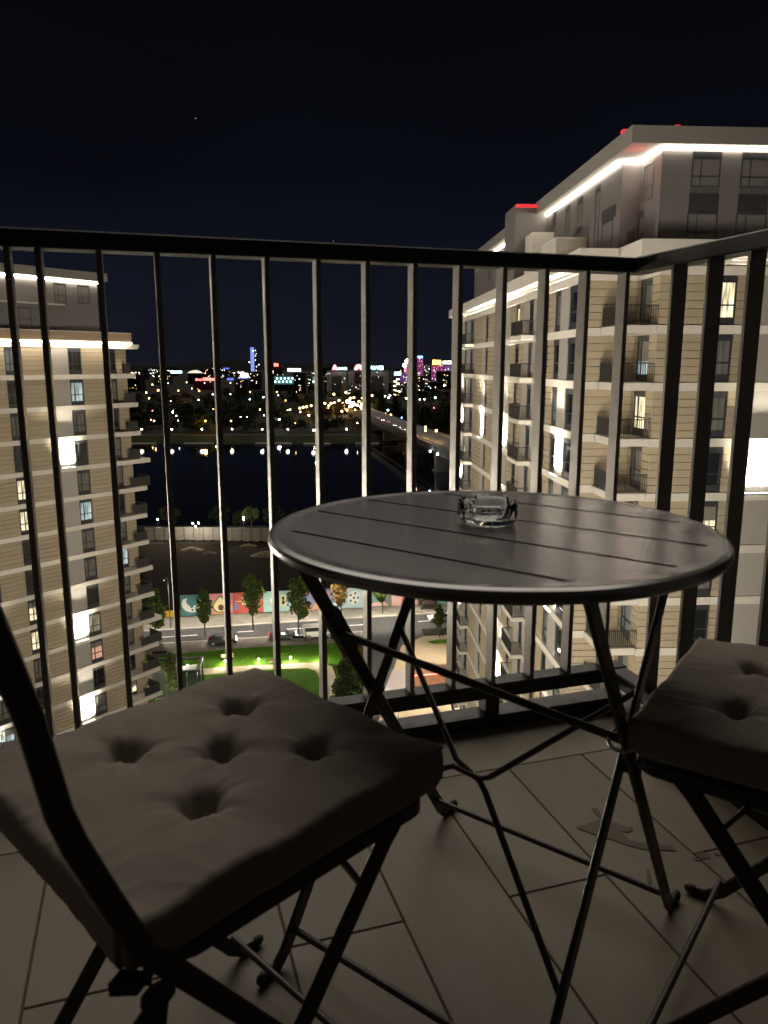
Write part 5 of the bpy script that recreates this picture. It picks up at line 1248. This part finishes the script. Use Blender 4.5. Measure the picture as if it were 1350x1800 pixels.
# houses among the trees on the far bank
for i, (px, py, lb) in enumerate(((327, 715, 'tan gabled house among dark trees across the river'), (312, 700, 'grey gabled house behind the tan one'), (528, 706, 'pale house near the crossing beyond the river'))):
    p = at(px, py); t = thing('gabled_house', lb, 'house', p, .3*i); MB().box(-5, 5, -4, 4, 0, 5.5).build('wall', mat('house_wall', (.30, .22, .14), .9), t)
    MB().add([(-5.5, -4.6, 5.4), (5.5, -4.6, 5.4), (5.5, 4.6, 5.4), (-5.5, 4.6, 5.4), (-5.5, 0, 9), (5.5, 0, 9)], [(0, 1, 5, 4), (2, 3, 4, 5), (0, 4, 3), (1, 2, 5), (0, 3, 2, 1)]).build('roof', mat('house_roof', (.12, .07, .05), .9), t)
    for x in (-2.5, 0, 2.5): MB().box(x-.6, x+.6, -4.08, -4.01, 2, 3.6).build('window', M_pane, t)
    lamp('house_lamp', 'POINT', p+Vector((3, -14, 7)), 700, (1, .75, .45), None, .5)

# woods on the far bank: trees one can tell apart, the rest one mass
for i, (px, py, kind, sc, mi, lb) in enumerate(((672, 741, 'tall', 1.45, 1, 'tall dark tree left of two behind the bridge lamps'), (695, 744, 'tall', 1.5, 1, 'tall dark tree right of two behind the bridge lamps'), (773, 770, 'round', 1.6, 1, 'broad dark tree beside the bridge ramp at the right'), (600, 739, 'round', 1.8, 2, 'wide tree glowing orange on top below the bright crossing'), (575, 742, 'round', 1.4, 2, 'orange lit tree at the end of the promenade'), (378, 763, 'round', .85, 3, 'yellow lit tree on the far bank next to the orange lamp'), (386, 762, 'round', .8, 3, 'second yellow lit tree right of the orange lamp'), (625, 741, 'round', 1.5, 1, 'dark round tree left of the bridge end'), (420, 757, 'round', 1.2, 1, 'dark tree behind the promenade lamps at the centre left'), (478, 757, 'round', 1.1, 1, 'dark tree behind the promenade lamps at the centre'))):
    tree(kind, at(px, py), sc, lb, mi, None, i % 3)
lamp('lamp_or_fill_light', 'POINT', at(381, 764)+Vector((0, -3, 3)), 420, (1, .72, .15), None, .3)
for i, (px, py, sc) in enumerate(((592, 736, 1.3), (606, 733, 1.2), (620, 734, 1.3), (634, 733, 1.2), (560, 738, 1.2), (545, 741, 1.1))):
    p = at(px, py); tree('round', p, sc, 'round tree with yellow lit foliage in front of the bright crossing', 3, 'yellow lit trees by the crossing', i % 3)
    lamp('lamp_or_fill_light', 'POINT', p+Vector((3, -2, 13)), 9000 if i < 4 else 4500, (1, .62, .12), None, .5)  # bare fill light added above each tree so its foliage glows yellow
import numpy as np
rng = np.random.default_rng(4); VS = []
ntree = 0
for i in range(900):
    Y = 474+560*rng.random()**1.5; px = rng.uniform(215, 800); x_ = (px-675)/F_PX*Y
    if -14-.18*(Y-470) < x_+.176*(Y-467)+7.4 < 26 and Y < 640: continue
    hgt = rng.uniform(6, 13); top = 641+(42-hgt)*F_PX/Y*1.02; bot = 641+42*F_PX/Y*1.02; wpx = hgt*.45*F_PX/Y
    if any(abs(l[0]-px) < wpx+2 and top-3 < l[1] < bot and Y < l[2]+4 for l in LAMPS): continue
    ntree += 1; nl = 70 if Y > 620 else 130
    p = rng.normal(size=(nl, 3)); p /= np.linalg.norm(p, axis=1)[:, None]; p *= rng.uniform(.45, 1, (nl, 1)); p = p*[hgt*.42, hgt*.42, hgt*.46]+[x_, Y, GZ+hgt*.55]
    a = rng.normal(size=(nl, 3)); a /= np.linalg.norm(a, axis=1)[:, None]; b = np.cross(a, rng.normal(size=(nl, 3))); b /= np.linalg.norm(b, axis=1)[:, None]
    s = hgt*.085*rng.uniform(.6, 1.4, (nl, 1)); VS.append(np.stack([p-a*s, p+b*s*.6, p+a*s, p-b*s*.6], 1).reshape(-1, 3))
VS = np.concatenate(VS); nq = len(VS)//4
me = bpy.data.meshes.new('woods'); me.from_pydata(VS.tolist(), [], np.arange(nq*4).reshape(-1, 4).tolist()); me.materials.append(M_leaf[1]); tag(link('woods', me), kind='stuff')
# hills closing the horizon
mb = MB(); n = 60; vs = []
for i in range(n+1):
    x_ = -5200+10400*i/n; hgt = 46+26*math.sin(i*.35)+14*math.sin(i*.9+1)
    vs += [(x_, 6000, GZ-5), (x_, 6600, GZ+hgt*.75), (x_, 7600, GZ+hgt)]
mb.add(vs, [(3*i+j, 3*i+3+j, 3*i+4+j, 3*i+1+j) for i in range(n) for j in range(2)]); tag(mb.build('hills', mat('wooded_hill', (.008, .008, .008), 1., spec=.03), smooth=True), kind='structure')
